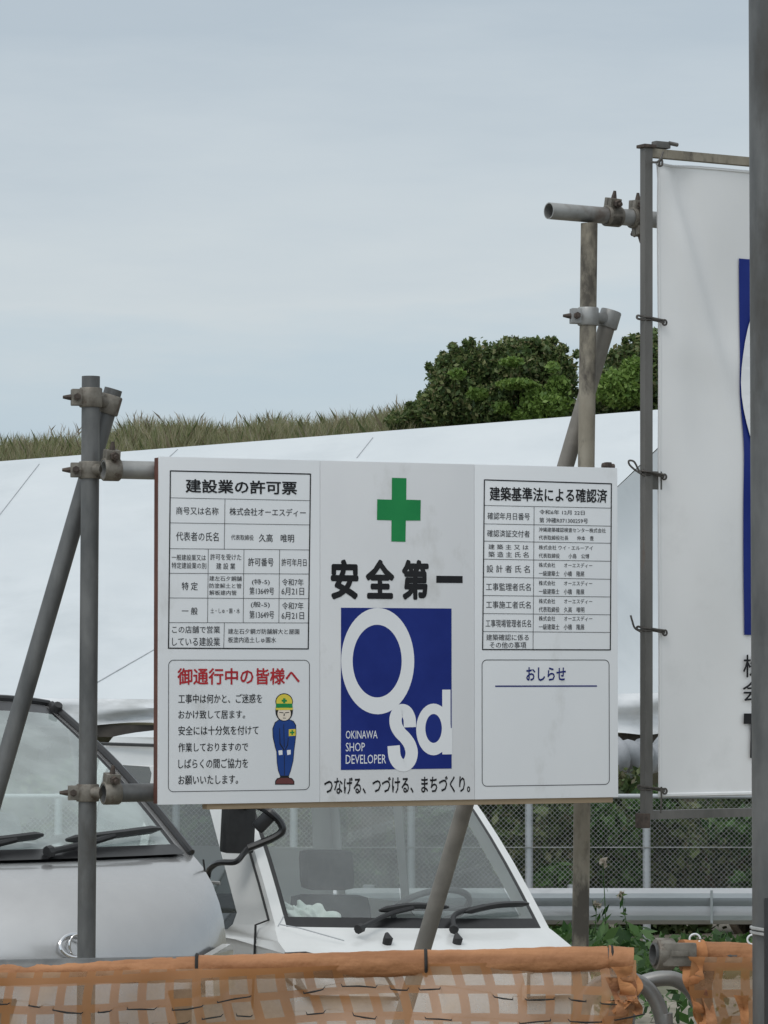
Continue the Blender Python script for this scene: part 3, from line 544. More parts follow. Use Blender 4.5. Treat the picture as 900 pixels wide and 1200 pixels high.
# ================================================================== VEHICLES
class Local:
    def __init__(s, T, yaw, roll=0.0):
        s.T = Vector(T); s.h = Vector((math.sin(yaw), -math.cos(yaw), 0)); w = Vector((math.cos(yaw), math.sin(yaw), 0)); u = Vector((0, 0, 1))
        s.w = w * math.cos(roll) + u * math.sin(roll); s.u = u * math.cos(roll) - w * math.sin(roll)
    def __call__(s, X, F, Z): return s.T + s.w * X + s.h * F + s.u * Z
def interp(tab, v):
    tab = sorted(tab)
    if v <= tab[0][0]: return tab[0][1]
    for (a, x), (b, y) in zip(tab, tab[1:]):
        if v <= b: return x + (y - x) * (v - a) / (b - a)
    return tab[-1][1]
TS = [-1, -.965, -.93, -.90, -.8, -.65, -.5, -.34, -.17, 0, .17, .34, .5, .65, .8, .90, .93, .965, 1]
def vehicle(root, L, prof, iw, sill, paint, glass, sideglass, windows, belt, xside):
    """prof: (F, Z, halfwidth, bow, crown) from nose to tail; iw = indices of windscreen base and header; windows: side openings [(F,Z)...]"""
    def P(i, t):
        F, Z, W, bow, cr = prof[i]; return L(W * t, F - bow * abs(t) ** 2.2, Z - cr * abs(t) ** 3)
    def WS(f, t):
        a, b = prof[iw[0]], prof[iw[1]]; q = [a[k] + (b[k] - a[k]) * f for k in range(5)]; bul = 0.03 * math.sin(math.pi * f)
        return L(q[2] * t, q[0] - q[3] * abs(t) ** 2.2 + bul * .5, q[1] - q[4] * abs(t) ** 3 + bul)
    body, fr, gl = MB(), MB(), MB()
    def strip(mb, A, B, t0=-1.01, t1=1.01):
        for i in range(len(TS) - 1):
            if TS[i] >= t0 - 1e-6 and TS[i + 1] <= t1 + 1e-6: mb.poly([A(TS[i]), A(TS[i + 1]), B(TS[i + 1]), B(TS[i])])
    for i in range(len(prof) - 1):
        if iw[0] <= i < iw[1]: continue
        strip(body, lambda t, i=i: P(i, t), lambda t, i=i: P(i + 1, t))
    fs = [0, .025, .05, .2, .35, .5, .65, .8, .93, 1]
    for j in range(len(fs) - 1):
        A = lambda t, j=j: WS(fs[j], t); B = lambda t, j=j: WS(fs[j + 1], t)
        strip(body, A, B, -1.01, -.93); strip(body, A, B, .93, 1.01)
        edge = j < 2 or j == len(fs) - 2
        if edge: strip(fr, A, B, -.93, .93)
        else: strip(fr, A, B, -.93, -.90); strip(fr, A, B, .90, .93); strip(gl, A, B, -.90, .90)
    for s in (-1, 1):
        up = [(prof[i][0] - prof[i][3], prof[i][1] - prof[i][4], prof[i][2]) for i in range(len(prof))]
        a, b = prof[iw[0]], prof[iw[1]]
        edge2 = []
        for i, u_ in enumerate(up):
            edge2.append(u_)
            if i == iw[0]:
                for f in fs[1:-1]:
                    q = [a[k] + (b[k] - a[k]) * f for k in range(5)]; bul = .03 * math.sin(math.pi * f); edge2.append((q[0] - q[3] + bul * .5, q[1] - q[4] + bul, q[2]))
        up = edge2
        def X(F, Z): return xside(F, Z)
        i0 = min(range(len(up)), key=lambda i: abs(up[i][1] - belt) + (5 if i > len(up) * .5 else 0)); i1 = max(i for i in range(len(up)) if up[i][1] >= belt)
        # lower side
        low = [up[i] for i in range(0, i0 + 1)] + [(up[i0][0] + (up[i1][0] - up[i0][0]) * k / 6, belt, None) for k in range(1, 7)] + [up[i] for i in range(i1 + 1, len(up))]
        hi = [up[i] for i in range(i0, i1 + 1)] + [(up[i0][0] + (up[i1][0] - up[i0][0]) * k / 6, belt, None) for k in range(6, 0, -1)]
        for poly, holes in ((low, []), (hi, windows)):
            pts = [p for loop in [poly] + holes for p in loop]
            vs_ = [body.bm.verts.new(L(s * (p[2] if len(p) > 2 and p[2] else X(p[0], p[1])), p[0], p[1])) for p in pts]
            for tri in tessellate_polygon([[Vector((p[0], p[1], 0)) for p in loop] for loop in [poly] + holes]): body.face([vs_[k] for k in tri])
    bmesh.ops.remove_doubles(body.bm, verts=body.bm.verts, dist=0.0015)
    o = body.build('body', paint, root, smooth=40)
    fr.build('windscreen_seal', M['black_gloss'], root, smooth=60); gl.build('windscreen', glass, root, smooth=80)
    for s in (-1, 1):
        for wdw in windows:
            mb = MB(); vs_ = [mb.bm.verts.new(L(s * (xside(F, Z) - .006), F, Z)) for F, Z in wdw]; mb.face(vs_); mb.build('side_window', sideglass, root, smooth=None)
    return WS
def wheel(root, L, X, F, r=.29, w=.17):
    mb = MB(); c = L(X, F, r); ax = L.w
    mb.ring(c, ax, r * .6, r, w, n=28); t = mb.build('wheel', M['tyre'], root)
    mb = MB(); mb.tube([c - ax * w * .35, c + ax * w * .35], r * .61, n=24); mb.build('rim', M['galv_light'], t)
def seat(root, L, X, F, Z, m_, name='seat', head=True):
    mb = MB(); mb.box((-.23, -.25, -.07), (.23, .25, .07), .05); 
    for v in mb.bm.verts: v.co = L(X + v.co.x, F + v.co.y, Z + v.co.z)
    k = len(mb.bm.verts); mb.box((-.22, -.06, .0), (.22, .06, .55), .05); mb.bm.verts.ensure_lookup_table()
    for v in list(mb.bm.verts)[k:]: c = v.co.copy(); v.co = L(X + c.x * (1 - .25 * c.z), F - .25 + c.y - c.z * .25, Z + .05 + c.z)
    if not head: return mb.build(name, m_, root, smooth=60)
    k = len(mb.bm.verts); mb.box((-.13, -.05, .0), (.13, .05, .19), .045); mb.bm.verts.ensure_lookup_table()
    for v in list(mb.bm.verts)[k:]: c = v.co.copy(); v.co = L(X + c.x, F - .41 + c.y - c.z * .2, Z + .62 + c.z)
    return mb.build(name, m_, root, smooth=60)
def wiper(root, pts, blade, name='wiper', r=.011):
    mb = MB(); mb.tube(spline(pts, 5), r, n=8); mb.tube([pts[0], pts[0] + (pts[1] - pts[0]) * .12], r * 1.9, n=8)
    w = mb.build(name, M['black'], root); mb = MB(); mb.tube(spline(blade, 5), [r * .5] + [r * 1.25] * (len(spline(blade, 5)) - 2) + [r * .5], n=6); mb.build('wiper_blade', M['black_gloss'], w); return w

# ---- silver minivan
YS = 0.55
ws_, hs_ = Vector((math.cos(YS), math.sin(YS), 0)), Vector((math.sin(YS), -math.cos(YS), 0))
base_r = at(224, 1003, 14.2); Ts = base_r - ws_ * 0.70 + hs_ * 0.10; Ts.z = 0
LS = Local(Ts, YS)
ZB = base_r.z
car = empty('silver_minivan', Ts, 'silver minivan with black wipers parked nearest, partly hidden by the left pole', 'minivan')
profS = [(.42, .22, .66, .28, 0), (.50, .42, .70, .30, 0), (.50, .62, .715, .30, 0), (.48, .80, .72, .30, .01), (.455, .93, .72, .30, .015), (.42, 1.03, .72, .29, .02), (.355, 1.105, .72, .26, .03), (.25, 1.175, .72, .21, .03), (.12, 1.228, .715, .15, .02), (.04, ZB - .006, .712, .11, .01),
         (.0, ZB, .71, .10, 0), (-1.02, 1.855, .585, .08, .03), (-1.16, 1.885, .58, .04, .045), (-2.0, 1.91, .60, 0, .05), (-3.3, 1.88, .60, 0, .05), (-3.55, 1.6, .66, .06, .02), (-3.65, 1.1, .72, .06, 0), (-3.68, .3, .72, .06, 0)]
def xS(F, Z): return interp([(.2, .71), (.7, .73), (1.1, .735), (1.28, .72), (1.9, .60)], Z)
winS = [[(-.42, 1.24), (-.95, 1.24), (-.95, 1.70), (-.88, 1.72), (-.55, 1.44)], [(-1.06, 1.24), (-2.0, 1.24), (-2.0, 1.74), (-1.06, 1.74)], [(-2.1, 1.24), (-3.2, 1.24), (-3.1, 1.72), (-2.1, 1.74)]]
WSs = vehicle(car, LS, profS, (10, 11), .22, M['silver'], M['glass_silver'], M['glass_clear'], winS, 1.14, xS)
mb = MB()
for s in (-1, 1):
    mb.tube([WSs(f, s * .985) + LS.u * .012 for f in [k / 14 for k in range(15)]], .016, n=8)
mb.tube([LS(t * .58, -1.05 - .08 * t * t, 1.872 - .03 * abs(t) ** 3) for t in [k / 8 - 1 for k in range(17)]], .014, n=8)
mb.build('pillar_trim', M['black_gloss'], car)
mb = MB(); p = WSs(.96, .97); mb.tube([p, p + LS.u * .03 + LS.h * .03], [.03, .018], n=10); mb.build('antenna_base', M['black'], car)
mb = MB()                                                   # cowl
for t0 in range(16):
    a, b = -0.92 + t0 * .115, -0.92 + (t0 + 1) * .115
    mb.poly([LS(.71 * a, .02 - .10 * abs(a) ** 2.2, ZB + .012), LS(.71 * b, .02 - .10 * abs(b) ** 2.2, ZB + .012), WSs(.06, b) + LS.u * .006 + LS.h * .004, WSs(.06, a) + LS.u * .006 + LS.h * .004])
mb.build('cowl', M['black_gloss'], car, smooth=60)
g = lambda f, t, o=.03: WSs(f, t) + LS.u * o + LS.h * o * .6
wiper(car, [g(.01, .02), g(.05, .3), g(.085, .5)], [g(.07, .18), g(.09, .5), g(.115, .86)], r=.013)
wiper(car, [g(.01, -.55), g(.05, -.3), g(.08, -.12)], [g(.06, -.5), g(.08, -.2), g(.10, .06)], r=.013)
mb = MB(); em = LS(-.085, .446, .945)                            # emblem: chrome oval ring
st = [em + LS.w * (.065 * math.cos(a)) + (LS.u * .9 - LS.h * .35).normalized() * (.045 * math.sin(a)) + LS.h * .012 + LS.u * .02 for a in [k * math.pi / 14 for k in range(29)]]
mb.tube(st, .007, n=8, caps=False); st = [em + LS.w * (.028 * math.cos(a)) + LS.u * (.040 * math.sin(a)) + LS.h * .014 + LS.u * .02 for a in [k * math.pi / 14 for k in range(29)]]; mb.tube(st, .005, n=8, caps=False)
mb.build('emblem_ring', M['chrome'], car)
for s in (-1, 1):                                           # headlights on the corners
    mb = MB(); c = [LS(s * X_, F_, Z_) for X_, F_, Z_ in ((.50, .42, .74), (.68, .265, .76), (.712, .19, .90), (.65, .28, .93), (.52, .37, .90))]; off = (LS.h * .7 + LS.w * s * .4) * .022
    mb.poly([p + off for p in c]); b2 = [p - off for p in c]; 
    for k in range(5): mb.poly([c[k] + off, c[(k + 1) % 5] + off, b2[(k + 1) % 5], b2[k]])
    mb.build('headlight', M['lens'], car, smooth=None)
mb = MB(); mb.box((-.42, 0, .62), (.42, .03, .78), .01)
for v in mb.bm.verts: v.co = LS(v.co.x, .49 - .3 * abs(v.co.x / .72) ** 2.2 + v.co.y, v.co.z)
mb.build('grille', M['black'], car)
mb = MB()                                                   # hood shut line at the wing
mb.tube([LS(.70, .0, ZB - .01), LS(.722, .0 - .02, ZB - .085), LS(.735, .0, ZB - .12)], .004, n=5); mb.build('shut_line', M['black'], car)
mb = MB(); mb.box((-.66, -.55, .95), (.66, -.06, 1.19), .05)
for v in mb.bm.verts: v.co = LS(v.co.x, v.co.y - .08 * (v.co.x / .66) ** 2, v.co.z)
mb.build('dashboard', M['pale_dash'], car, smooth=60)
for X_ in (-.36, .36): seat(car, LS, X_, -1.0, .78, M['seat_pale'])
for X_ in (-.36, .36): seat(car, LS, X_, -2.1, .78, M['seat_pale'])
mb = MB(); c = LS(.36, -.62, 1.17); ax = (LS.h * -.75 + LS.u * .55).normalized(); mb.ring(c, ax, .165, .19, .022, n=26); mb.tube([c - LS.w * .17, c + LS.w * .17], .014, n=8); mb.tube([c, c - ax * .25], .03, n=8); mb.build('steering_wheel', M['dash'], car)
for X_ in (-.70, .70):
    for F_ in (.0, -2.8): wheel(car, LS, X_, F_)

# ---- white kei truck
YT, RT = 0.47, -0.038
wt = Vector((math.cos(YT), math.sin(YT), 0)); ht = Vector((math.sin(YT), -math.cos(YT), 0))
Tt = at(487, 1088, 15.45) + ht * 0.0; ZT = Tt.z - 0.0; Tt.z = 0
LT = Local(Tt, YT, RT)
truck = empty('white_truck', Tt, 'white small truck with a large see-through windscreen behind the signboard', 'truck')
profT = [(.30, .20, .66, .10, 0), (.36, .32, .70, .11, 0), (.37, .52, .715, .11, 0), (.33, .68, .715, .11, 0), (.25, .78, .71, .10, .01), (.12, ZT - .045, .70, .085, .012), (.02, ZT - .008, .675, .07, .004),
         (.0, ZT, .665, .07, 0), (-.84, 1.60, .575, .06, .03), (-.96, 1.655, .57, .03, .04), (-1.25, 1.70, .585, 0, .05), (-2.12, 1.69, .585, 0, .05), (-2.22, 1.60, .60, 0, .03), (-2.28, 1.02, .69, 0, 0), (-2.28, .35, .69, 0, 0)]
def xT(F, Z): return interp([(.2, .715), (.5, .73), (.8, .725), (.92, .695), (1.7, .59)], Z)
winT = [[(-.45, .835), (-.405, .86), (-.395, .91), (-.99, 1.47), (-1.06, 1.50), (-1.40, 1.51), (-1.45, 1.47), (-1.48, .87), (-1.44, .84)], [(-1.56, .9), (-1.56, 1.48), (-1.6, 1.51), (-2.08, 1.51), (-2.14, 1.45), (-2.16, .9)]]
WSt = vehicle(truck, LT, profT, (7, 8), .3, M['white_car'], M['glass'], M['glass_dark'], winT, .80, xT)
truck_parts = {o.name: o for o in truck.children}
# rear window opening: glass set in the back wall, so cut it out of the body
body = [o for o in truck.children if o.name.startswith('body')][0]
bm = bmesh.new(); bm.from_mesh(body.data); kill = []
for f in bm.faces:
    q = f.calc_center_median() - LT.T; F_, Z_, X_ = q.dot(LT.h), q.dot(LT.u), q.dot(LT.w)
    if F_ < -2.20 and 1.02 < Z_ < 1.58 and abs(X_) < .6: kill.append(f)
bmesh.ops.delete(bm, geom=kill, context='FACES'); bm.to_mesh(body.data); bm.free()
mb = MB()
def back(X_, s): a, b = profT[12], profT[13]; q = [a[k] + (b[k] - a[k]) * s for k in range(3)]; return LT(q[2] * X_, q[0] - .002, q[1])
R0 = [(-.90, .06), (.90, .06), (.90, .9), (-.90, .9)]; R1 = [(-.84, .12), (.84, .12), (.84, .82), (-.84, .82)]
R0 = [(-.985, .0), (.985, .0), (.985, 1), (-.985, 1)]
for k in range(4): mb.poly([back(*R0[k]), back(*R0[(k + 1) % 4]), back(*R1[(k + 1) % 4]), back(*R1[k])])
mb.build('rear_frame', M['white_car'], truck, smooth=None)
mb = MB(); mb.poly([back(*p) for p in R1]); mb.build('rear_window', M['glass'], truck, smooth=None)
mb = MB()
mb.box((-.60, -.40, .62), (.60, -.08, .845), .04)
for v in mb.bm.verts: v.co = LT(v.co.x, v.co.y - .06 * (v.co.x / .6) ** 2, v.co.z)
mb.build('dashboard', M['dash'], truck, smooth=60)
for X_ in (-.33, .33): seat(truck, LT, X_, -1.2, .33, M['seat'], head=X_ > 0)
mb = MB(); c = LT(.33, -.55, .93); ax = (LT.h * -.5 + LT.u * .85).normalized(); mb.ring(c, ax, .165, .187, .022, n=26); mb.tube([c - LT.w * .17, c + LT.w * .17], .014, n=8); mb.tube([c, c - ax * .25], .03, n=8); mb.build('steering_wheel', M['dash'], truck)
# drip rail above the door, door shut lines
mb = MB()
mb.tube([LT(-xT(0, 1.6) - .012, F_, Z_) for F_, Z_ in ((-.93, 1.575), (-1.2, 1.612), (-2.2, 1.605))], .008, n=6)
mb.build('drip_rail', M['black'], truck)
mb = MB()
def edge(f, t): return WSt(f, t)
ln = [LT(-xT(0, ZT - .35) - .002, -.13, ZT - .35), LT(-xT(0, ZT - .2) - .003, -.13, ZT - .2), LT(-xT(0, ZT) - .007, -.165, ZT)] + [edge(f, -1) + LT.h * -.035 - LT.w * .009 for f in (.03, .2, .4, .6, .8, .96)]
mb.tube(ln, .0055, n=5); mb.build('door_shut_line', M['black'], truck)
mb = MB(); mb.tube([LT(-.44, .135, ZT - .045), LT(-.60, .04, ZT + .0), LT(-.655, -.045, ZT + .01)], .0025, n=4); mb.tube([edge(.0, -.985) + LT.u * .0, edge(.05, -.93) + LT.u * .003], .0025, n=4); mb.build('panel_line', M['seam'], truck)
for s in (-1, 1):
    mb = MB(); c = [LT(s * X_, F_, Z_) for X_, F_, Z_ in ((.30, .385, .60), (.66, .285, .60), (.72, .17, .66), (.722, .16, .77), (.66, .215, .775), (.34, .31, .70))]; off = (LT.h * .8 + LT.u * .3 + LT.w * s * .3) * .02
    mb.poly([p + off for p in c]); b2 = [p - off for p in c]
    for k in range(6): mb.poly([c[k] + off, c[(k + 1) % 6] + off, b2[(k + 1) % 6], b2[k]])
    hl = mb.build('headlight', M['lens'], truck, smooth=None)
    mb = MB(); mb.tube([p + off * 1.05 for p in c + c[:1]], .008, n=6, caps=False); mb.build('headlight_rim', M['black_gloss'], hl)
for px, py in ((472, 1100), (577, 1100)):
    q = at(px, py, 15.1); 
    X_ = (q - LT.T).dot(LT.w); mb = MB(); c = LT(X_, .14, ZT - .048); mb.tube([c - LT.u * .012, c + LT.u * .014 + LT.h * .012, c + LT.u * .035 - LT.h * .004], [.02, .022, .008], n=10); mb.build('washer_nozzle', M['black'], truck)
g = lambda f, t, o=.028: WSt(f, t) + LT.u * o + LT.h * o * .8
wiper(truck, [LT(-.36, .10, ZT + .0), g(.035, -.25), g(.07, -.05)], [g(.055, -.30), g(.08, -.05), g(.075, .22)], r=.011)
wiper(truck, [LT(.10, .10, ZT + .0), g(.04, .25), g(.08, .5)], [g(.05, .33), g(.085, .6), g(.095, .88)], r=.011)
# mirror on its bent stays, and the loop of the forward view mirror
MD = 15.2
mr = []
mb = MB(); c = at(279, 966, MD + .25); mb.box((-.075, -.03, -.125), (.075, .03, .125), .025, Matrix.Translation(c) @ Matrix.Rotation(YT + .15, 4, 'Z') @ Matrix.Rotation(.06, 4, 'Y'))
mir = mb.build('door_mirror', M['black'], truck, smooth=60)
mb = MB(); mb.tube(spline([at(243, 1030, MD + .3), at(246, 1018, MD + .2), at(257, 1011, MD + .1), at(276, 1010, MD), at(285, 1001, MD), at(291, 994, MD)], 5), .013, n=8)
mb.tube(spline([at(291, 994, MD), at(306, 988, MD), at(322, 981, MD), at(331, 973, MD), at(327, 962, MD), at(315, 951, MD), at(300, 944, MD + .1), at(288, 945, MD + .25)], 5), .016, n=8); mb.build('mirror_stay', M['black_gloss'], mir)
mb = MB(); mb.box((-.05, -.02, -.03), (.05, .02, .03), .015, Matrix.Translation(at(310, 962, MD + .03)) @ Matrix.Rotation(-.8, 4, 'Y')); mb.build('under_mirror', M['black_gloss'], truck)
mb = MB(); mb.tube([at(246, 1034, MD + .35), at(258, 1035, MD + .33)], .008, n=6); mb.build('mirror_bracket', M['galv_light'], truck)
# load bed behind the cab
mb = MB(); mb.box((-.70, -3.9, .55), (.70, -2.36, .62)); mb.box((-.70, -3.9, .62), (-.66, -2.36, .90)); mb.box((.66, -3.9, .62), (.70, -2.36, .90)); mb.box((-.655, -3.9, .622), (.655, -3.86, .90)); mb.box((-.655, -2.40, .622), (.655, -2.36, .90))
for v in mb.bm.verts: v.co = LT(v.co.x, v.co.y, v.co.z)
mb.build('load_bed', M['white_car'], truck, smooth=None)
for X_ in (-.62, .62):
    for F_ in (-.25, -2.6): wheel(truck, LT, X_, F_, .26, .15)
# crumpled cloth on the truck's dashboard
mb = MB(); bmesh.ops.create_icosphere(mb.bm, subdivisions=5, radius=1.0)
for v in mb.bm.verts:
    p = v.co.copy(); q = 1 + .20 * math.sin(p.x * 7 + 2 * p.y) * math.cos(p.y * 9 + p.z * 4) + .12 * math.sin(p.x * 15 + p.z * 13)
    X_, F_, Z_ = p.x * .15 * q, p.y * .11 * q, max(p.z, -.2) * .085 * q * (1.0 - .35 * p.x); v.co = LT(-.43 + X_, -.22 + F_, .865 + Z_)
tag(mb.build('rag', M['cloth'], smooth=80), 'crumpled pale green rag lying on the dashboard of the white truck', 'cloth')

# ================================================================== SIGNBOARD
TL, TR_, BL, BR = at(186, 535, 9.45), at(724, 550, 10.0), at(186, 943, 9.45), at(724, 936, 10.0)
O = (TL + BL) / 2; U = ((TR_ + BR) / 2 - O); U.z = 0
S = Sheet(O, U)
Wd = U.length; Ht = ((TL - BL).length + (TR_ - BR).length) / 2; v0, v1 = -Ht / 2, Ht / 2
tilt = 0.0
sign = empty('construction_signboard', S.pt(Wd / 2, v0, -0.03), 'wide white three panel construction notice board with green cross and blue logo', 'signboard')
us = [S.uv(375, 700)[0], S.uv(556, 700)[0]]
def slab(u0, u1, w0, w1, h0, h1, name, m_, parent, bevel=0.002):
    mb = MB(); mb.box((u0, w0, h0), (u1, w1, h1), bevel)
    for v in mb.bm.verts: v.co = S.pt(*v.co)
    return mb.build(name, m_, parent, smooth=30)
panels = [slab(a, b, v0, v1, -0.008, 0.0, 'board_panel', m_, sign, 0.0012) for a, b, m_ in ((0, us[0] - .0003, M['board']), (us[0] + .0003, us[1] - .0003, M['board_mid']), (us[1] + .0003, Wd, M['board']))]
pl, pm, pr = panels
tag(pl, 'left panel printed with the permit table and apology notice'); tag(pm, 'middle panel with the green cross and blue logo'); tag(pr, 'right panel with the approval table and empty notice box')
slab(0.0, 0.028, v0 + .002, v1 - .002, -0.038, -0.0085, 'edge_batten', M['red_wood'], sign)
slab(Wd - .028, Wd - .002, v0 + .032, v1 - .002, -0.038, -0.0085, 'edge_batten', M['red_wood'], sign)
slab(0.03, Wd - .03, v1 - .03, v1 - .002, -0.038, -0.0085, 'rear_batten', M['wood'], sign)
slab(0.14, Wd - .012, v0 - .015, v0 + .030, -0.043, -0.0085, 'rear_batten', M['wood'], sign)
for u in us: slab(u - .02, u + .02, v0 + .035, v1 - .035, -0.036, -0.0085, 'rear_batten', M['wood'], sign)
mb = MB(); a, b = S.uv(715, 548); mb.tube([S.pt(a - .018, v1 + .006, -.012), S.pt(a + .018, v1 + .004, -.012)], .008, n=8); mb.box((a - .010, v1 + .004, -.022), (a + .008, v1 + .016, -.004), .003)
for v in list(mb.bm.verts)[18:]: pass
k = [v for v in mb.bm.verts if abs(v.co.y - v1) < .05 and abs(v.co.z) < .05]
for v in k: v.co = S.pt(*v.co)
mb.build('top_clip', M['bolt'], sign)

LW = 0.0032
# --- left panel: permit table
S.crop(180, 530, 4.5)
mb = MB(); yl = [98, 240, 372, 508, 638, 768, 898, 1033]; yr = [115, 255, 383, 515, 642, 772, 900, 1037]
xl = lambda y: 88 + (78 - 88) * (y - 98) / 935; xr = lambda y: 827 + (815 - 827) * (y - 115) / 922
def hline(mb, i, w=.0013): S.stroke(mb, [(xl(yl[i]), yl[i]), (xr(yr[i]), yr[i])], w)
def yat(i, x): return yl[i] + (yr[i] - yl[i]) * (x - 88) / 739
def vline(mb, x, i, j, w=.0013): S.stroke(mb, [(x, yat(i, x)), (x - 4, yat(j, x))], w, h=.0009)
for i in range(1, 7): hline(mb, i)
vline(mb, 376, 1, 3); [vline(mb, x, 3, 6) for x in (288, 476, 664)]; vline(mb, 373, 6, 7)
mb.build('table_lines', M['thin_ink'], pl, None)
mb = MB(); S.stroke(mb, [(88, 98), (827, 115)], LW); S.stroke(mb, [(78, 1033), (815, 1037)], LW); S.stroke(mb, [(88, 96), (78, 1035)], LW, h=.001); S.stroke(mb, [(827, 113), (815, 1039)], LW, h=.001); mb.build('table_border', M['ink'], pl, None)
mb = MB(); S.text(mb, '建設業の許可票', 168, 140, 755, 225, bold=.022); mb.build('heading_text', M['ink'], pl, None)
def cell(panel, st, a, b, c, d, bo):
    mb = MB(); S.text(mb, st, a, b, c, d, bold=bo); mb.build('cell_text', M['thin_ink'], panel, None)
T = lambda s, a, b, c, d, bo=.006: cell(pl, s, a, b, c, d, bo)
T('商号又は名称', 118, 287, 342, 332); T('株式会社オーエスディー', 400, 291, 802, 340, .01); T('代表者の氏名', 118, 418, 342, 470); T('代表取締役', 408, 434, 527, 465); T('久高　唯明', 555, 430, 740, 476, .01)
T('一般建設業又は', 95, 538, 275, 572); T('特定建設業の別', 95, 580, 277, 615); T('許可を受けた', 298, 535, 462, 570); T('建 設 業', 330, 583, 430, 618); T('許可番号', 498, 556, 632, 602, .01); T('許可年月日', 674, 560, 806, 602, .008)
T('特 定', 148, 684, 232, 728, .01); T('建左石夕鋼舗', 293, 652, 465, 680); T('防塗解土と管', 293, 690, 463, 718); T('解板建内管', 293, 727, 437, 754); T('(特-5)', 518, 668, 612, 702); T('第13649号', 505, 711, 635, 752); T('令和7年', 677, 666, 790, 705); T('6月21日', 674, 713, 793, 754)
T('一 般', 148, 817, 232, 857, .01); T('土・しゅ・園・水', 300, 822, 455, 850); T('(般-5)', 512, 787, 612, 822); T('第13649号', 505, 835, 635, 878); T('令和7年', 677, 790, 790, 830); T('6月21日', 674, 842, 793, 882)
T('この店舗で営業', 97, 915, 350, 955); T('している建設業', 97, 975, 350, 1022); T('建左石夕鋼ガ防舗解大と屋園', 392, 930, 768, 960); T('板塗内造土しゅ園水', 392, 973, 645, 1005)

# --- left panel: apology notice
S.crop(180, 760, 4.5)
mb = MB(); S.round_rect(mb, 79, 61, 821, 744, .014, .0017); mb.build('notice_border', M['thin_ink'], pl, None)
mb = MB(); S.text(mb, '御通行中の皆様へ', 125, 103, 770, 190, bold=.022); mb.build('notice_heading', M['red'], pl, None)
mb = MB()
for st, y0, x1, y1 in (('工事中は何かと、ご迷惑を', 240, 572, 288), ('おかけ致して居ます。', 325, 482, 370), ('安全には十分気を付けて', 408, 553, 455), ('作業しておりますので', 497, 498, 542), ('しばらくの間ご協力を', 582, 498, 630), ('お願いいたします。', 670, 445, 715)):
    S.text(mb, st, 130, y0, x1, y1, bold=.012)
mb.build('notice_text', M['ink'], pl, None)
mb = MB(); mats = [M['ink'], M['suit'], M['yellow'], M['skin'], M['green'], M['wht'], M['shoe']]
def W(i, pts, h): mb.mi = i; S.poly(mb, pts, h)
def We(i, x, y, rx, ry, h): mb.mi = i; S.ellipse(mb, x, y, rx, ry, h)
suit = [(660, 378), (642, 392), (630, 425), (632, 470), (643, 520), (650, 545), (652, 600), (658, 640), (668, 670), (712, 670), (722, 640), (734, 590), (738, 540), (743, 500), (748, 450), (747, 405), (735, 385), (712, 375)]
cx = 690; W(0, [(cx + (x - cx) * 1.07, 520 + (y - 520) * 1.02) for x, y in suit], .0006); W(1, suit, .0008)
W(0, [(640, 718), (640, 700), (650, 684), (666, 680), (668, 664), (712, 664), (714, 680), (730, 684), (742, 700), (742, 718)], .0007); W(6, [(644, 713), (645, 700), (655, 688), (672, 682), (708, 682), (725, 688), (737, 700), (738, 713)], .0009)
We(0, 688, 330, 46, 55, .0008); We(3, 688, 344, 35, 36, .0010); We(0, 688, 280, 46, 44, .0009); We(2, 688, 281, 42, 40, .0011)
W(4, [(646, 290), (730, 290), (732, 312), (644, 312)], .0013); W(2, [(640, 313), (736, 313), (730, 324), (646, 324)], .0014); W(4, [(682, 262), (694, 262), (694, 288), (682, 288)], .0013); W(4, [(674, 270), (702, 270), (702, 280), (674, 280)], .00135)
W(0, [(662, 334), (684, 337), (684, 341), (662, 338)], .0013); W(0, [(692, 337), (714, 334), (714, 338), (692, 341)], .0013); W(0, [(680, 365), (698, 365), (696, 368), (682, 368)], .0013); W(0, [(686, 342), (690, 342), (690, 355), (684, 356)], .0013)
W(2, [(712, 426), (748, 424), (748, 460), (712, 462)], .0011); W(4, [(726, 430), (734, 430), (734, 456), (726, 456)], .0013); W(4, [(718, 439), (742, 439), (742, 447), (718, 447)], .00135)
W(5, [(657, 538), (678, 536), (679, 560), (660, 562)], .0012); W(5, [(702, 536), (722, 534), (722, 558), (704, 562)], .0012); W(0, [(684, 400), (687, 400), (690, 520), (687, 520)], .0011); W(0, [(687, 560), (690, 560), (691, 668), (688, 668)], .0011); W(0, [(662, 420), (665, 420), (668, 500), (690, 535), (686, 538), (664, 505)], .0011); W(0, [(708, 470), (711, 470), (708, 510), (694, 535), (691, 533), (704, 508)], .0011)
mb.build('worker_picture', mats, pl, None)
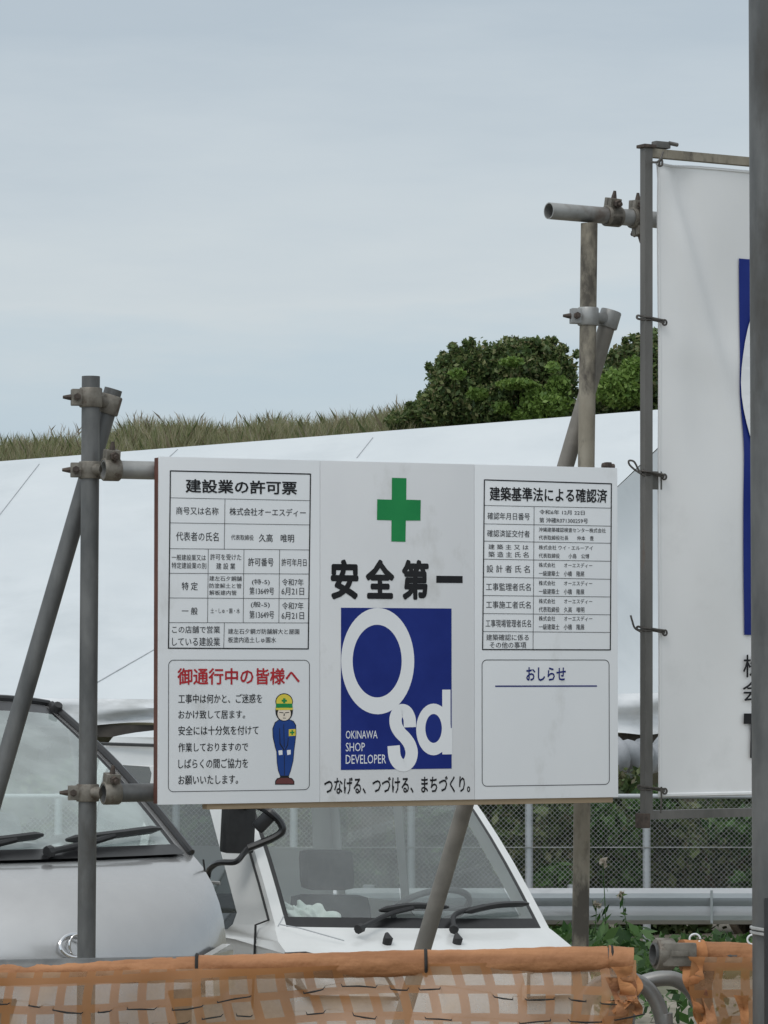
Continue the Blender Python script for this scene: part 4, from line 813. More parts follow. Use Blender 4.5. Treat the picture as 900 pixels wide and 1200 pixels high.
# --- middle panel
S.crop(360, 530, 900 / 210)
mb = MB(); S.poly(mb, [(425, 128), (498, 130), (497, 238), (570, 240), (568, 343), (495, 343), (493, 450), (422, 448), (423, 342), (350, 340), (351, 236), (424, 238)]); mb.build('green_cross', M['green'], pm, None)
mb = MB()
for st, a, b, c, d in (('安', 118, 537, 257, 740), ('全', 293, 537, 437, 737), ('第', 475, 539, 610, 742)): S.text(mb, st, a, b, c, d, bold=.042)
S.rect(mb, 648, 620, 780, 657); mb.build('slogan_text', M['ink'], pm, None)
def logo(S, tx, ty, parent, bx=0.0):
    """tx, ty map logo coordinates (0..557 wide, 0..808 high) to sheet u, v"""
    q = lambda x, y: (tx(x), ty(y))
    mb = MB(); S.uvpoly(mb, [q(0, 0), q(557, 0), q(557, 808), q(0, 808)], .0008); lg = mb.build('logo', M['blue'], parent, None)
    mb = MB(); n = 56
    E1 = [(184 + 183 * math.cos(2 * math.pi * k / n), 266 + 266 * math.sin(2 * math.pi * k / n)) for k in range(n)]; E2 = [(181 + 123 * math.cos(2 * math.pi * k / n), 266 + 182 * math.sin(2 * math.pi * k / n)) for k in range(n)]
    def ringpoly(A, B, h):
        for k in range(len(A)):
            j = (k + 1) % len(A); S.uvpoly(mb, [q(*A[k]), q(*A[j]), q(*B[j]), q(*B[k])], h)
    ringpoly(E1, E2, .00100)
    D1 = [(465 + 88 * math.cos(2 * math.pi * k / 40), 610 + 130 * math.sin(2 * math.pi * k / 40)) for k in range(40)]; D2 = [(465 + 42 * math.cos(2 * math.pi * k / 40), 605 + 73 * math.sin(2 * math.pi * k / 40)) for k in range(40)]
    ringpoly(D1, D2, .00104); S.uvpoly(mb, [q(509, 410), q(551, 410), q(551, 604), q(560, 604), q(560, 736), q(509, 736)], .00108)
    sp = spline([(345, 598, 0), (343, 555, 0), (328, 522, 0), (306, 512, 0), (284, 524, 0), (273, 555, 0), (277, 592, 0), (296, 625, 0), (322, 652, 0), (344, 685, 0), (354, 725, 0), (346, 763, 0), (327, 785, 0), (306, 788, 0), (284, 774, 0), (268, 742, 0), (263, 690, 0)], 5)
    L_, R_ = [], []
    for i, p in enumerate(sp):
        d = (sp[min(i + 1, len(sp) - 1)] - sp[max(i - 1, 0)]).normalized(); w = 31; L_.append((p.x - d.y * w, p.y + d.x * w * 1.0)); R_.append((p.x + d.y * w, p.y - d.x * w))
    for i in range(len(sp) - 1): S.uvpoly(mb, [q(*L_[i]), q(*L_[i + 1]), q(*R_[i + 1]), q(*R_[i])], .00106)
    for st, a, b, c, d in (('OKINAWA', 24, 613, 182, 653), ('SHOP', 24, 673, 119, 716), ('DEVELOPER', 24, 733, 225, 778)):
        V, F = text_geo(st); xs_ = [v[0] for v in V]; ys_ = [v[1] for v in V]; x0, x1, y0, y1 = min(xs_), max(xs_), min(ys_), max(ys_)
        vv = [mb.bm.verts.new(S.pt(*q(a + (x - x0) / (x1 - x0) * (c - a), d - (y - y0) / (y1 - y0) * (d - b)), .0010)) for x, y in V]
        for f in F: mb.face([vv[i] for i in f])
    return lg, mb
S.crop(360, 700, 900 / 210)
(u0, t1), (u1, t0) = S.uv(169, 52), S.uv(725, 860)
lg, mb = logo(S, lambda x: u0 + x / 557 * (u1 - u0), lambda y: t1 + y / 808 * (t0 - t1), pm); mb.build('logo_lettering', M['wht'], pm, None)
mb = MB(); S.text(mb, 'つなげる、つづける、まちづくり。', 85, 905, 818, 980, bold=.018); mb.build('motto_text', M['ink'], pm, None)
# --- right panel
S.crop(550, 530, 900 / 190)
yl = [153, 295, 397, 493, 593, 692, 795, 895, 995, 1095]; yr = [175, 310, 410, 505, 605, 705, 803, 902, 1000, 1097]
xl = lambda y: 83 + (73 - 83) * (y - 153) / 942; xr = lambda y: 788 + (782 - 788) * (y - 175) / 922
def yat(i, x): return yl[i] + (yr[i] - yl[i]) * (x - 83) / 705
mb = MB()
for i in range(1, 9): hline(mb, i, .0014)
S.stroke(mb, [(359, yat(1, 359)), (353, yat(9, 353))], .0014, h=.0009); mb.build('table_lines', M['thin_ink'], pr, None)
mb = MB(); S.stroke(mb, [(83, 153), (788, 175)], LW); S.stroke(mb, [(73, 1095), (782, 1097)], LW); S.stroke(mb, [(83, 151), (73, 1097)], LW, h=.001); S.stroke(mb, [(788, 173), (782, 1099)], LW, h=.001); mb.build('table_border', M['ink'], pr, None)
mb = MB(); S.text(mb, '建築基準法による確認済', 112, 190, 765, 282, bold=.020); mb.build('heading_text', M['ink'], pr, None)
T = lambda s, a, b, c, d, bo=.006: cell(pr, s, a, b, c, d, bo)
T('確認年月日番号', 100, 333, 335, 377); T('確認済証交付者', 98, 430, 335, 473); T('建 築 主 又 は', 105, 510, 328, 542); T('築 造 主 氏 名', 105, 550, 328, 585); T('設 計 者 氏 名', 95, 625, 335, 670); T('工事監理者氏名', 92, 725, 340, 770); T('工事施工者氏名', 92, 825, 340, 868); T('工事現場管理者氏名', 90, 928, 342, 972); T('建築確認に係る', 93, 1010, 330, 1045); T('その他の事項', 113, 1052, 315, 1088)
T('令和6年 12月 22日', 388, 318, 640, 349, .008); T('第 沖確R071300259号', 388, 362, 658, 396, .008); T('沖縄建築確認検査センター株式会社', 385, 416, 757, 448, .008); T('代表取締役社長　　仲本　豊', 385, 460, 690, 491, .008); T('株式会社 ウイ・エルーアイ', 385, 515, 685, 545, .008); T('代表取締役　　小島　公博', 385, 560, 665, 591, .008)
for y, a in ((0, '一級建築士　小橋　隆展'), (100, '一級建築士　小橋　隆展'), (200, '代表取締役　久高　唯明'), (296, '一級建築士　小橋　隆展')): T('株式会社　　オーエスディー', 385, 612 + y, 682, 642 + y, .008); T(a, 385, 657 + y, 638, 690 + y, .008)

S.crop(550, 760, 900 / 190)
mb = MB(); S.round_rect(mb, 70, 63, 777, 754, .014, .0019); mb.build('notice_border', M['thin_ink'], pr, None)
mb = MB(); S.text(mb, 'おしらせ', 315, 103, 535, 180, bold=.02); S.stroke(mb, [(143, 209), (708, 208)], .0038); mb.build('notice_heading', M['navy'], pr, None)

# ================================================================== SCAFFOLD PIPES AND CLAMPS
PR = 0.0243
def pipe(name, a, b, m_, label, group='scaffold pipes round the signboard', cat='scaffold pipe', r=PR):
    a, b = Vector(a), Vector(b); d = (b - a).normalized(); t = empty(name, a, label, cat, group)
    mb = MB(); n = 24; u = Vector((0, 0, 1)) if abs(d.z) < .9 else Vector((1, 0, 0)); u = (u - d * u.dot(d)).normalized(); w = d.cross(u)
    rows = [[mb.bm.verts.new(c + (u * math.cos(2 * math.pi * k / n) + w * math.sin(2 * math.pi * k / n)) * q) for k in range(n)] for c, q in ((a + d * .06, r - .0035), (a, r - .003), (a, r), (a.lerp(b, .33), r), (a.lerp(b, .66), r), (b, r), (b, r - .003), (b - d * .06, r - .0035))]
    for A, B in zip(rows, rows[1:]):
        for k in range(n): mb.face([A[k], A[(k + 1) % n], B[(k + 1) % n], B[k]])
    mb.build('tube', m_, t, smooth=50)
    mb = MB(); mb.poly([v for v in [a + d * .05 + (u * math.cos(2 * math.pi * k / n) + w * math.sin(2 * math.pi * k / n)) * (r - .004) for k in range(n)]]); mb.poly([b - d * .05 + (u * math.cos(2 * math.pi * k / n) + w * math.sin(2 * math.pi * k / n)) * (r - .004) for k in range(n)]); mb.build('bore', M['bore'], t, smooth=None)
    return t
def clamp(p1, d1, p2, d2, label, bolt1, bolt2=None, r=PR, L=.046, m_='clamp'):
    """scaffold coupler: a collar round each pipe, joined by a block, each closed by a bolt with nut"""
    p1, d1, p2, d2 = Vector(p1), Vector(d1).normalized(), Vector(p2), Vector(d2).normalized(); mid = (p1 + p2) / 2
    t = empty('pipe_clamp', mid, label, 'clamp', 'steel pipe clamps')
    for p, d, bl in ((p1, d1, bolt1), (p2, d2, bolt2)):
        mb = MB(); mb.ring(p, d, r + .0005, r + .0065, L, n=26)
        if bl is not None:
            bl = Vector(bl); bl = (bl - d * bl.dot(d)).normalized(); s = d.cross(bl)
            c = p + bl * (r + .012)                          # paired lugs
            Mx = Matrix((bl, s, d)).transposed().to_4x4()
            for q in (-1, 1): mb.box((-.013, -.010 + q * .009, -L * .42), (.016, .010 + q * .009 - .004, L * .42), .003, Matrix.Translation(c) @ Mx)
        mb.build('collar', M[m_], t)
        if bl is not None:
            mb = MB(); c = p + bl * (r + .014); mb.tube([c - s * .034, c + s * .040], .0055, n=10); mb.tube([c + s * .014, c + s * .030], .0115, n=6); mb.tube([c - s * .030, c - s * .020], .010, n=6)
            mb.tube([c + bl * .004, c + bl * .022, c + bl * .036], [.010, .007, .004], n=8)
            mb.build('bolt', M['bolt'], t)
    ax = (p2 - p1); 
    if ax.length > .02:
        axn = ax.normalized(); mb = MB(); a, b = p1 + axn * (r + .002), p2 - axn * (r + .002)
        if (b - a).dot(axn) < .01: a, b = mid - axn * .012, mid + axn * .012
        mb.tube([a, a.lerp(b, .5), b], [.019, .015, .019], n=12); mb.build('pivot', M[m_], t)
    return t

DP = 9.52
polA, polB = at(106.5, 441, DP), at(98.5, 1180, DP)
polB.z = -0.1; pole = pipe('scaffold_pole', polA, polB, M['galv'], 'upright grey scaffold pole at the left of the signboard')
dpole = (polB - polA).normalized()
def on_line(a, b, py):
    lo, hi = 0.0, 1.0
    for _ in range(40):
        m_ = (lo + hi) / 2; p = a.lerp(b, m_) - Vector((0, 0, CAMZ)); yy = 600 - FPX * (p.z * CP - p.y * SP) / (p.y * CP + p.z * SP)
        if (yy < py): lo = m_
        else: hi = m_
    return a.lerp(b, lo)
brA, brB = at(133, 456, DP + .066), at(-14, 960, DP + .066); dd = (brB - brA).normalized(); brE = brB + dd * ((brB.z + 0.1) / -dd.z)
pipe('scaffold_brace', brA, brE, M['galv'], 'slanting scaffold brace leaning behind the left upright pole')
un = U.normalized()
def behind(px, py, h): r_ = ray(px, py); o_ = Vector((0, 0, CAMZ)); q = S.o - S.n * h; return o_ + r_ * ((q - o_).dot(S.n) / r_.dot(S.n))
hp = []
for py, lab, nm in ((550, 'upper horizontal scaffold pipe running behind the top edge of the signboard', 'top'), (929.5, 'lower horizontal scaffold pipe running behind the bottom edge of the signboard', 'low')):
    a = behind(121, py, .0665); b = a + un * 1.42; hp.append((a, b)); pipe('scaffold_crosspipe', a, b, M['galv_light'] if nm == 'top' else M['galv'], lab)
pt = on_line(polA, polB, 466); clamp(pt, dpole, on_line(brA, brE, 474), dd, 'pipe clamp at the top of the left upright pole', (-1, -.2, 0), None, L=.052)
for (a, b), py, lab in ((hp[0], 551, 'upper pipe clamp holding the top crosspipe to the left pole'), (hp[1], 929, 'lower pipe clamp holding the bottom crosspipe to the left pole')):
    clamp(on_line(polA, polB, py), dpole, a + un * .022, un, lab, (-1, -.12, 0), (.1, -.15, 1) if py < 700 else (0, -.2, 1))

DR = 10.32
psA, psB = at(690.5, 262, DR), at(680, 1110, DR); d_ = (psB - psA).normalized(); psB = psB + d_ * ((psB.z + .1) / -d_.z)
pipe('scaffold_post', psA, psB, M['old_post'], 'tall weathered yellowish post behind the right end of the signboard')
b2A, b2B = at(716, 366, DR + .068), at(493, 1120, DR + .05); d2 = (b2B - b2A).normalized(); b2E = b2B + d2 * ((b2B.z + .1) / -d2.z)
pipe('scaffold_brace', b2A, b2E, M['brace'], 'slanting scaffold brace crossing behind the weathered post and the signboard')
clamp(on_line(psA, psB, 371), d_, on_line(b2A, b2E, 374), d2, 'pipe clamp halfway up the weathered post holding its slanting brace', (-1, -.2, 0), None, m_='galv_light', L=.052)
tpA = at(643, 247, 10.26); YB = R(33); tpd = Vector((math.cos(YB), math.sin(YB), 0)); tpB = tpA + tpd * 1.5
pipe('scaffold_crosspipe', tpA, tpB, M['galv_light'], 'open ended horizontal scaffold pipe on top of the weathered post')
c1 = tpA + tpd * .225
clamp(c1, tpd, c1 + Vector((0, .0, .0)) + tpd * .006, tpd, 'pipe clamp with wing bolt on the top pipe left of the banner frame', (.1, -.2, 1), None)
c2 = tpA + tpd * .318
clamp(c2, tpd, c2 + tpd * .006, tpd, 'pipe clamp on the top pipe touching the banner frame', (-.2, -.2, 1), (-.2, -.3, -1))

# ================================================================== BANNER AND ITS FRAME
BD = 10.18
fb = Vector((math.cos(R(31)), math.sin(R(31)), 0))
ft, fbm = at(757.5, 179, BD), at(757.5, 955, BD); FW = 1.02; fr_n = Vector((fb.y, -fb.x, 0))
frame = empty('banner_stand', fbm, 'square steel tube frame holding the white hanging banner', 'frame')
TW = .0128
mb = MB(); mb.tube([ft + Vector((0, 0, TW)), fbm + Vector((0, 0, -TW))], TW, square=True, up=fb); mb.build('upright', M['tube_frame'], frame, smooth=None)
mb = MB(); q = fb * FW; mb.tube([ft + q + Vector((0, 0, TW)), fbm + q + Vector((0, 0, -TW))], TW, square=True, up=fb); mb.build('upright', M['tube_frame'], frame, smooth=None)
for p, nm in ((ft, 'top_bar'), (fbm, 'bottom_bar')):
    mb = MB(); mb.tube([p + fb * TW, p + fb * (FW - TW)], TW * .96, square=True, up=Vector((0, 0, 1))); mb.build(nm, M['tube_frame'] if nm == 'bottom_bar' else M['old_post'], frame, smooth=None)
mb = MB(); mb.box((-.021, -.021, 0), (.021, .021, .010), .003, Matrix.Translation(ft + Vector((0, 0, TW))) @ Matrix.Rotation(R(31), 4, 'Z')); mb.build('end_cap', M['bolt'], frame); mb = MB(); mb.box((-.02, -.021, -.03), (.004, .021, .012), .003, Matrix.Translation(fbm + Vector((-.004, 0, -TW + .006))) @ Matrix.Rotation(R(31), 4, 'Z')); mb.build('end_cap', M['bolt'], frame)
mb = MB(); a = at(768, 563, BD + .02); mb.box((-.035, -.003, -.026), (.022, .003, .026), .002, Matrix.Translation(a) @ Matrix.Rotation(R(31), 4, 'Z')); mb.build('corner_plate', M['tube_frame'], frame)
mb = MB(); a = at(776, 171, BD + .03); mb.box((-.03, -.012, -.008), (.022, .012, .012), .004, Matrix.Translation(a) @ Matrix.Rotation(R(31), 4, 'Z')); mb.tube([a + Vector((.02, 0, .008)), a + Vector((.045, .02, .006))], .006, n=8); mb.build('top_clip', M['tube_frame'], frame)
BS = Sheet(ft + fb * 0.0, fb); BS.o = ft.copy()
bu0, bv1 = BS.uv(770.5, 192); _, bv0 = BS.uv(771, 932); bu1 = FW - .035
def bend(u, v):
    s = (u - bu0) / (bu1 - bu0); t = (bv1 - v) / (bv1 - bv0)
    w = .016 * math.sin(math.pi * s) * math.sin(math.pi * t)
    c = s * 2.3 - t * 1.5 - .02; w += .022 * math.exp(-(c * 11) ** 2) * (1 - t) ** 2 * (1 if t > .01 else 0) - .020 * math.exp(-((c - .14) * 10) ** 2) * max(0, 1 - 1.6 * t)
    c2_ = s * 1.4 - t + .35; w += .013 * math.exp(-(c2_ * 8) ** 2) + .008 * math.sin(s * 9 + t * 5) * math.sin(t * 7 + 2 * s) + .004 * math.exp(-((t - .28 - .1 * s) * 26) ** 2)
    return w * min(1, 10 * s + .2)
BS.bend = bend
mb = MB(); nu, nv = 44, 90; g = [[mb.bm.verts.new(BS.pt(bu0 + (bu1 - bu0) * i / nu, bv1 + (bv0 - bv1) * j / nv, -.004)) for i in range(nu + 1)] for j in range(nv + 1)]
for j in range(nv):
    for i in range(nu): mb.face([g[j][i], g[j][i + 1], g[j + 1][i + 1], g[j + 1][i]])
banner = mb.build('banner', M['banner'], smooth=80); tag(banner, 'tall wrinkled white vinyl banner with blue logo stretched inside the steel frame', 'banner')
mb = MB(); mb.tube([BS.pt(bu0 + .004, bv1 + (bv0 - bv1) * j / 40, -.004) for j in range(41)], .0045, n=6); mb.tube([BS.pt(bu0 + (bu1 - bu0) * j / 40, bv0, -.004) for j in range(41)], .006, n=6); mb.tube([BS.pt(bu0 + (bu1 - bu0) * j / 40, bv1, -.004) for j in range(41)], .0045, n=6); mb.build('hem', M['banner'], banner)
(lu0, lv1), (_, lv0) = BS.uv(865, 303), BS.uv(865, 744); lw = (lv1 - lv0) * 557 / 808
# logo as fine strips that follow the wrinkled cloth
def fine_logo():
    mbs = {'blue': MB(), 'wht': MB()}; n_x, n_y = 110, 150
    E = lambda x, y, cx, cy, rx, ry: ((x - cx) / rx) ** 2 + ((y - cy) / ry) ** 2 <= 1
    gv = {}
    def vert(i, j):
        if (i, j) not in gv: gv[(i, j)] = mbs['blue'].bm.verts.new(BS.pt(lu0 + lw * i / n_x, lv1 + (lv0 - lv1) * j / n_y, .0005))
        return gv[(i, j)]
    for j in range(n_y):
        for i in range(n_x): mbs['blue'].face([vert(i, j), vert(i + 1, j), vert(i + 1, j + 1), vert(i, j + 1)])
    return mbs['blue'].build('logo', M['blue'], banner, None)
fine_logo()
class _Sub(Sheet): pass
def logo_on_banner():
    lg, mb = logo(BS, lambda x: lu0 + x / 557 * lw, lambda y: lv1 + y / 808 * (lv0 - lv1), banner)
    bpy.data.objects.remove(lg); mb.build('logo_lettering', M['wht'], banner, None)
BS.bend = lambda u, v: bend(u, v) + .004
logo_on_banner()
mb = MB()
for st, x0, y0, x1, y1 in (('株', 865, 767, 886, 794), ('会', 865, 797, 886, 822)): BS.text(mb, st, x0, y0, x1, y1, h=.001, bold=.012)
(a, _), (b, _) = BS.uv(865, 780), BS.uv(888.5, 780)
for st, y0, y1 in (('式', 767, 794), ('社', 797, 822)): BS.text(mb, st, 889, y0 + .5, 910, y1 + .3, h=.001, bold=.012)
BS.rect(mb, 867, 836, 890, 848, h=.001); BS.rect(mb, 874.5, 847, 882.5, 888, h=.0011)
mb.build('lettering', M['ink'], banner, None)
# wire ties from frame to banner
def wire_tie(py, label, left=14, tail=None, m_='wire'):
    t = empty('wire_tie', at(757, py, BD), label, 'wire tie', 'wire ties holding the banner'); mb = MB(); k = mm(BD); c = at(757.5, py, BD)
    e = BS.pt(bu0 + .012, (c - BS.o).dot(BS.V) - .006, 0.006); f1 = c + fr_n * (TW + .004)
    pts = [e, c + fb * (TW + .006) + fr_n * (TW * .6), f1, c - fb * (TW + .005) + fr_n * TW * .5, c - fb * (left * k * .8) + Vector((0, 0, .003)), c - fb * (left * k * .8) + Vector((0, 0, .011)), c - fb * (TW + .006) + fr_n * TW * .6 + Vector((0, 0, .009)), f1 + Vector((0, 0, .006)), e + Vector((0, 0, .006))]
    mb.tube(spline(pts, 5), .0032, n=6); mb.build('loop', M[m_], t)
    mb = MB(); mb.ring(e, BS.n, .005, .010, .004, n=14); mb.build('eyelet', M['wire'], t)
    if tail: mb = MB(); mb.tube(spline([at(x, y, BD - .03) for x, y in tail], 5), .0028, n=6); mb.build('tail', M[m_], t)
wire_tie(375, 'wire tie level with the hill shrubs high on the banner frame upright', 16)
wire_tie(556, 'wire tie with a curled loop beside the top corner of the signboard', 8, [(756, 558), (746, 552), (738, 545), (737, 540), (743, 541), (748, 550), (752, 556)])
wire_tie(739, 'wire tie with a twisted upright tail beside the lower part of the right table', 16, [(752, 741), (744, 736), (741, 728), (739, 721)])
wire_tie(925, 'wire tie at the bottom corner of the banner', 14, [(775, 922), (775, 940), (774, 953)])
t = empty('wire_tie', at(772, 187, BD), 'short wire tie at the top corner of the banner', 'wire tie', 'wire ties holding the banner'); mb = MB(); mb.tube(spline([at(763, 190, BD - .03), at(770, 190, BD - .03), at(775, 186, BD - .02), at(776, 193, BD - .02), at(772, 194, BD - .02), at(775, 184, BD - .01), at(777, 178, BD)], 5), .0032, n=6); mb.build('loop', M['wire'], t)

# ================================================================== THICK GREY POLE AT THE RIGHT
GP = 6.3
ga, gb = at(877, -60, GP), at(882, 1200, GP); rr = .046; off = Vector((rr, 0, 0)); gd = (gb - ga).normalized(); ge = gb + gd * ((gb.z - .3) / -gd.z)
gp = empty('grey_pole', ge + off, 'thick grey galvanised pole cut off by the right picture edge', 'pole')
mb = MB(); mb.tube([ga + off - gd * .4, (ga + gb) / 2 + off, ge + off], rr, n=32); mb.build('shaft', M['galv'], gp)
mb = MB(); c = at(895, 1052, GP - .06); mb.box((0, -.006, -.9), (.16, .006, 0), .005, Matrix.Translation(c)); tag(mb.build('black_panel', M['black']), 'narrow black panel strapped to the front of the thick grey pole', 'panel')
mb = MB(); c = on_line(ga, ge, 1090) + off
for dz in (-.003, .005):
    st = [c + Vector((math.cos(a) * (rr + .004), math.sin(a) * (rr + .004), dz + .006 * math.sin(a * 1.0 + .6))) for a in [math.pi + 2 * math.pi * k / 30 for k in range(8, 29)]]
    st += [c + Vector((-(rr + .004) * .95, -.02, dz)), c + Vector((-.02, -.062, dz - .002)), c + Vector((.04, -.075, dz - .006)), c + Vector((.12, -.072, dz - .008))]
    mb.tube(st, .0032, n=6)
tag(mb.build('pole_wire', M['pale_wire']), 'pale wire wound round the thick grey pole and black panel', 'wire')

# ================================================================== ORANGE NET BARRIER
ND = 6.72
def bar_pt(px, py, D=ND): return at(px, py, D)
bA, bB = bar_pt(-60, 1139), bar_pt(728, 1124)
pipe('barrier_pipe', bA, bB, M['galv'], 'horizontal barrier pipe wrapped in orange net along the bottom of the view', 'barrier pipes', 'barrier pipe', r=.0212)
cA, cB = bar_pt(765, 1118, ND - .02), bar_pt(1080, 1122, ND + .12)
pipe('barrier_pipe', cA, cB, M['galv'], 'open ended barrier pipe starting right of the hoops', 'barrier pipes', 'barrier pipe', r=.0212)
def wrap(a, b, n, r0, seed, sg=20):
    mb = MB(); rnd = random.Random(seed); ph = [rnd.uniform(0, 6) for _ in range(8)]
    pts = [a.lerp(b, i / n) for i in range(n + 1)]; L = (b - a).length
    def jit(i, k):
        s = i / n * L; th = 2 * math.pi * k / sg
        return .02 * math.sin(s * 13 + 2 * th + ph[0]) + .05 * math.sin(th * 3 + s * 5 + ph[1]) + .035 * math.sin(s * 24 + th * 5 + ph[2]) + .02 * math.sin(s * 110 - th * 2 + ph[3]) + rnd.uniform(-.012, .012)
    mb.tube(pts, r0, n=sg, jitter=jit); return mb
net = empty('orange_safety_net', bA, 'long orange mesh safety net hung over the left barrier pipe', 'safety net', 'orange safety nets')
def along(px): return bA.lerp(bB, (px + 60) / 788)
o1 = wrap(along(-58), along(231), 90, .0232, 3).build('net_roll', M['orange'], net, smooth=70)
for v in o1.data.vertices: v.co.z -= 0.003
wrap(along(232.5), along(712), 150, .0235, 5).build('net_roll', M['orange'], net, smooth=70)
mb = wrap(along(712), along(741) + Vector((0, 0, -.006)), 16, .027, 11); mb.build('bunched_end', M['orange'], net, smooth=70)
for px in (231, 499, 717):
    mb = MB(); c = along(px); mb.ring(c, bB - bA, .0236, .0272, .006, n=20); mb.build('black_band', M['rope'], net)
def net_sheet(parent, a, b, drop, name, seed, flare=.0, nu=140, nv=34, raggedx=0.0):
    rnd = random.Random(seed); ph = [rnd.uniform(0, 6) for _ in range(6)]; bm = bmesh.new(); uvl = bm.loops.layers.uv.new('uv'); L = (b - a).length; g, uvs = [], {}
    for j in range(nv + 1):
        row = []
        for i in range(nu + 1):
            s, t = i / nu * L, j / nv * drop
            y = .012 * math.sin(s * 17 + ph[0] + 4 * t) + .010 * math.sin(s * 41 + 9 * t + ph[1]) * min(1, t * 8) + .014 * math.sin(t * 24 + 2.5 * math.sin(s * 3.2 + ph[2])) + flare * t
            z = -t + .018 * math.sin(s * 7 + ph[3]) * t / drop
            x = .010 * math.sin(t * 15 + s * 5 + ph[4]) + raggedx * (i / nu - .5) * math.sin(t * 40 + ph[5]) * .5
            v = bm.verts.new(a.lerp(b, i / nu) + Vector((x, -.028 + y, z))); uvs[v] = (s + .008 * math.sin(t * 20 + s * 3), t + .010 * math.sin(s * 4 + ph[1])); row.append(v)
        g.append(row)
    for A, B in zip(g, g[1:]):
        for i in range(nu):
            f = bm.faces.new([A[i], A[i + 1], B[i + 1], B[i]]); f.smooth = True
            for l in f.loops: l[uvl].uv = uvs[l.vert]
    me = bpy.data.meshes.new(name); bm.to_mesh(me); bm.free(); return link(me, name, M['net'], parent)
net_sheet(net, along(-58), along(738), .42, 'hanging_net', 21)
# black cord woven in and out of the net
for row, (z0, sl) in enumerate(((.056, -.018), (.098, -.012))):
    px = -50; pts = []; rad = []
    zc_ = lambda q: -z0 + sl * math.sin(q * .011 + row) + .004 * math.sin(q * .05 + row)
    while px < 736:
        l = random.uniform(16, 44)
        for q, f, r_ in ((px, .010, .0003), (px + 2.5, -.064, .0012), (px + l * .5, -.067, random.uniform(.0014, .002)), (px + l - 2.5, -.064, .0012), (px + l, .010, .0003)): pts.append(along(q) + Vector((0, f, zc_(q)))); rad.append(r_)
        px += l + random.uniform(9, 80 if 240 < px < 560 else 20)
    mb = MB(); mb.tube(pts, rad, n=6); mb.build('cord', M['rope'], net)
# right net, gathered and torn
net2 = empty('orange_safety_net', cA, 'torn bright orange net gathered on the right barrier pipe', 'safety net', 'orange safety nets')
al2 = lambda px: cA.lerp(cB, (px - 765) / 315)
wrap(al2(800), al2(1000), 60, .0236, 8).build('net_roll', M['orange'], net2, smooth=70)
net_sheet(net2, al2(812), al2(1000), .40, 'hanging_net', 5, nu=60, raggedx=.02)
mb = wrap(al2(798), al2(822), 14, .029, 17); mb.build('bunched_end', M['orange_bright'], net2, smooth=70)
def rag(parent, a, pts, w, seed, mt='orange_bright'):
    mb = MB(); rnd = random.Random(seed); st = spline([a + Vector(p) for p in pts], 6); L_, R_, C_ = [], [], []
    for i, p in enumerate(st):
        t = i / (len(st) - 1); ww = w * (1 - .65 * t) * (1 + .10 * math.sin(i * .9 + seed)); tw = .7 * math.sin(i * .35 + seed)
        L_.append(mb.bm.verts.new(p + Vector((-ww * math.cos(tw), ww * math.sin(tw), 0)))); R_.append(mb.bm.verts.new(p + Vector((ww * math.cos(tw), -ww * math.sin(tw) , 0)))); C_.append(mb.bm.verts.new(p + Vector((0, -.012 * math.cos(i), 0))))
    for i in range(len(st) - 1): mb.face([L_[i], C_[i], C_[i + 1], L_[i + 1]]); mb.face([C_[i], R_[i], R_[i + 1], C_[i + 1]])
    return mb.build('loose_strip', M[mt], parent, smooth=70)
rag(net2, al2(808), [(0, -.04, .0), (.002, -.045, -.04), (.012, -.04, -.09), (.018, -.04, -.13)], .026, 1)
rag(net2, al2(826), [(0, -.03, -.02), (-.004, -.04, -.06), (.006, -.05, -.12), (0, -.05, -.18)], .018, 2, 'orange')
rag(net2, al2(864), [(0, -.05, -.07), (.006, -.055, -.12), (-.004, -.05, -.18)], .014, 3)
rag(net, along(735), [(-.012, -.04, -.01), (.004, -.05, -.05), (-.02, -.05, -.085), (-.05, -.05, -.12)], .028, 4)
rag(net, along(744), [(-.03, -.045, -.03), (-.01, -.05, -.07), (.004, -.05, -.10)], .024, 6, 'orange')
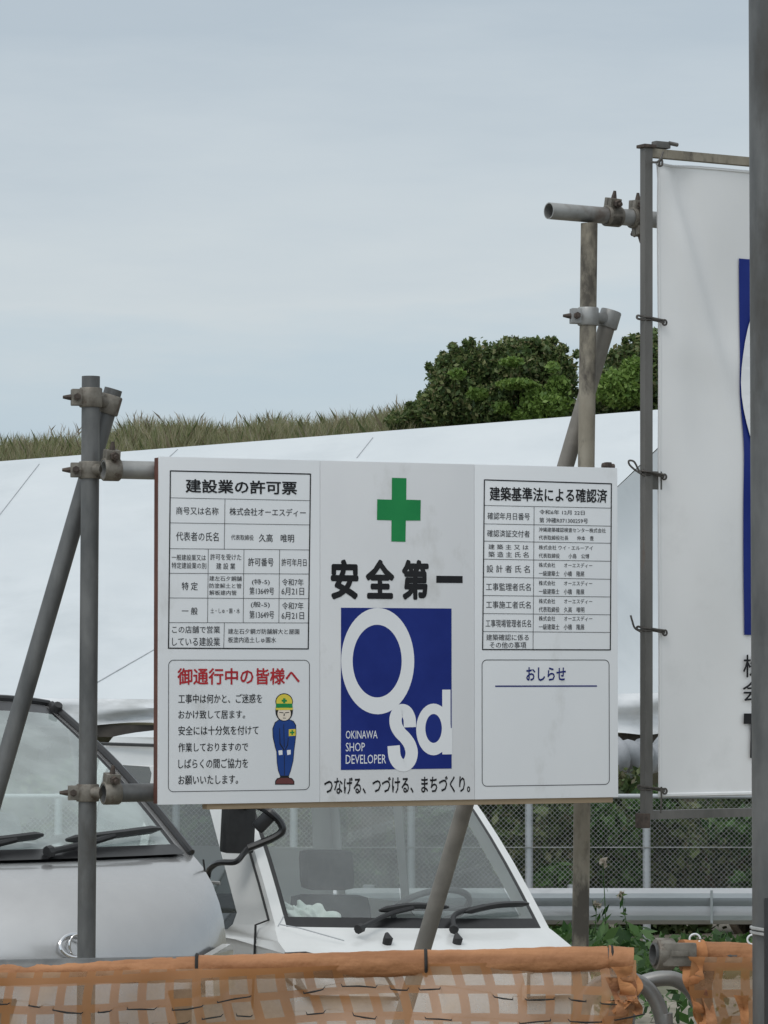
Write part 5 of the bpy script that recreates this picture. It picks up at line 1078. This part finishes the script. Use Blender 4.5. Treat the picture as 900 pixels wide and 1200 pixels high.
rag(net, along(720), [(0, -.045, -.03), (.012, -.055, -.09), (-.006, -.05, -.15), (.0, -.05, -.2)], .020, 9, 'orange')
rag(net, along(712), [(0, -.05, -.075), (.02, -.06, -.07), (.05, -.062, -.075)], .010, 12, 'orange')
mb = MB(); c = al2(813) + Vector((0, -.01, .030)); mb.tube([c + Vector((.010 * math.cos(a), 0, .009 * math.sin(a))) for a in [k * .35 for k in range(18)]], .002, n=6); c = al2(880) + Vector((0, -.01, .030)); mb.tube([c + Vector((.010 * math.cos(a), 0, .009 * math.sin(a))) for a in [k * .35 for k in range(18)]], .002, n=6); mb.build('white_cord', M['wht'], net2)
# hoop stands
def hoop(pts, lab, D, r=.0155):
    mb = MB(); P_ = [at(x, y, D) for x, y in pts]; P_ = [Vector((P_[0].x, P_[0].y + .02, .4))] + P_ + [Vector((P_[-1].x, P_[-1].y, .4))]
    mb.tube(spline(P_, 8), r, n=18); o = mb.build('hoop_stand', M['galv_light'], smooth=60); tag(o, lab, 'barrier stand', 'bent pipe barrier stands')
hoop([(735, 1260), (736, 1190), (743, 1160), (762, 1149), (788, 1147), (807, 1158), (819, 1176), (827, 1200), (831, 1240)], 'bent grey pipe hoop standing right of the net end', ND + .085, .0148)
hoop([(680, 1260), (682, 1190), (695, 1160), (720, 1147), (742, 1149), (758, 1158), (770, 1175), (777, 1200), (780, 1240)], 'bent grey pipe hoop half covered by the net end', ND + .045, .0148)
cc = at(786, 1119, ND - .02); dcl = (cB - cA).normalized()
t = empty('pipe_clamp', cA, 'pipe clamp round the open end of the right barrier pipe', 'clamp', 'steel pipe clamps')
mb = MB(); mb.ring(cA + dcl * .022, dcl, PR - .0029, PR + .006, .034, n=28); mb.build('collar', M['clamp'], t)
mb = MB(); mb.box((-.032, -.006, -.022), (.032, .006, .022), .006, Matrix.Translation(cA + dcl * .050 + Vector((0, -.030, .002)))); mb.box((-.016, -.004, -.005), (.016, .002, .005), .002, Matrix.Translation(cA + dcl * .050 + Vector((0, -.036, .004)))); mb.build('saddle', M['clamp'], t)
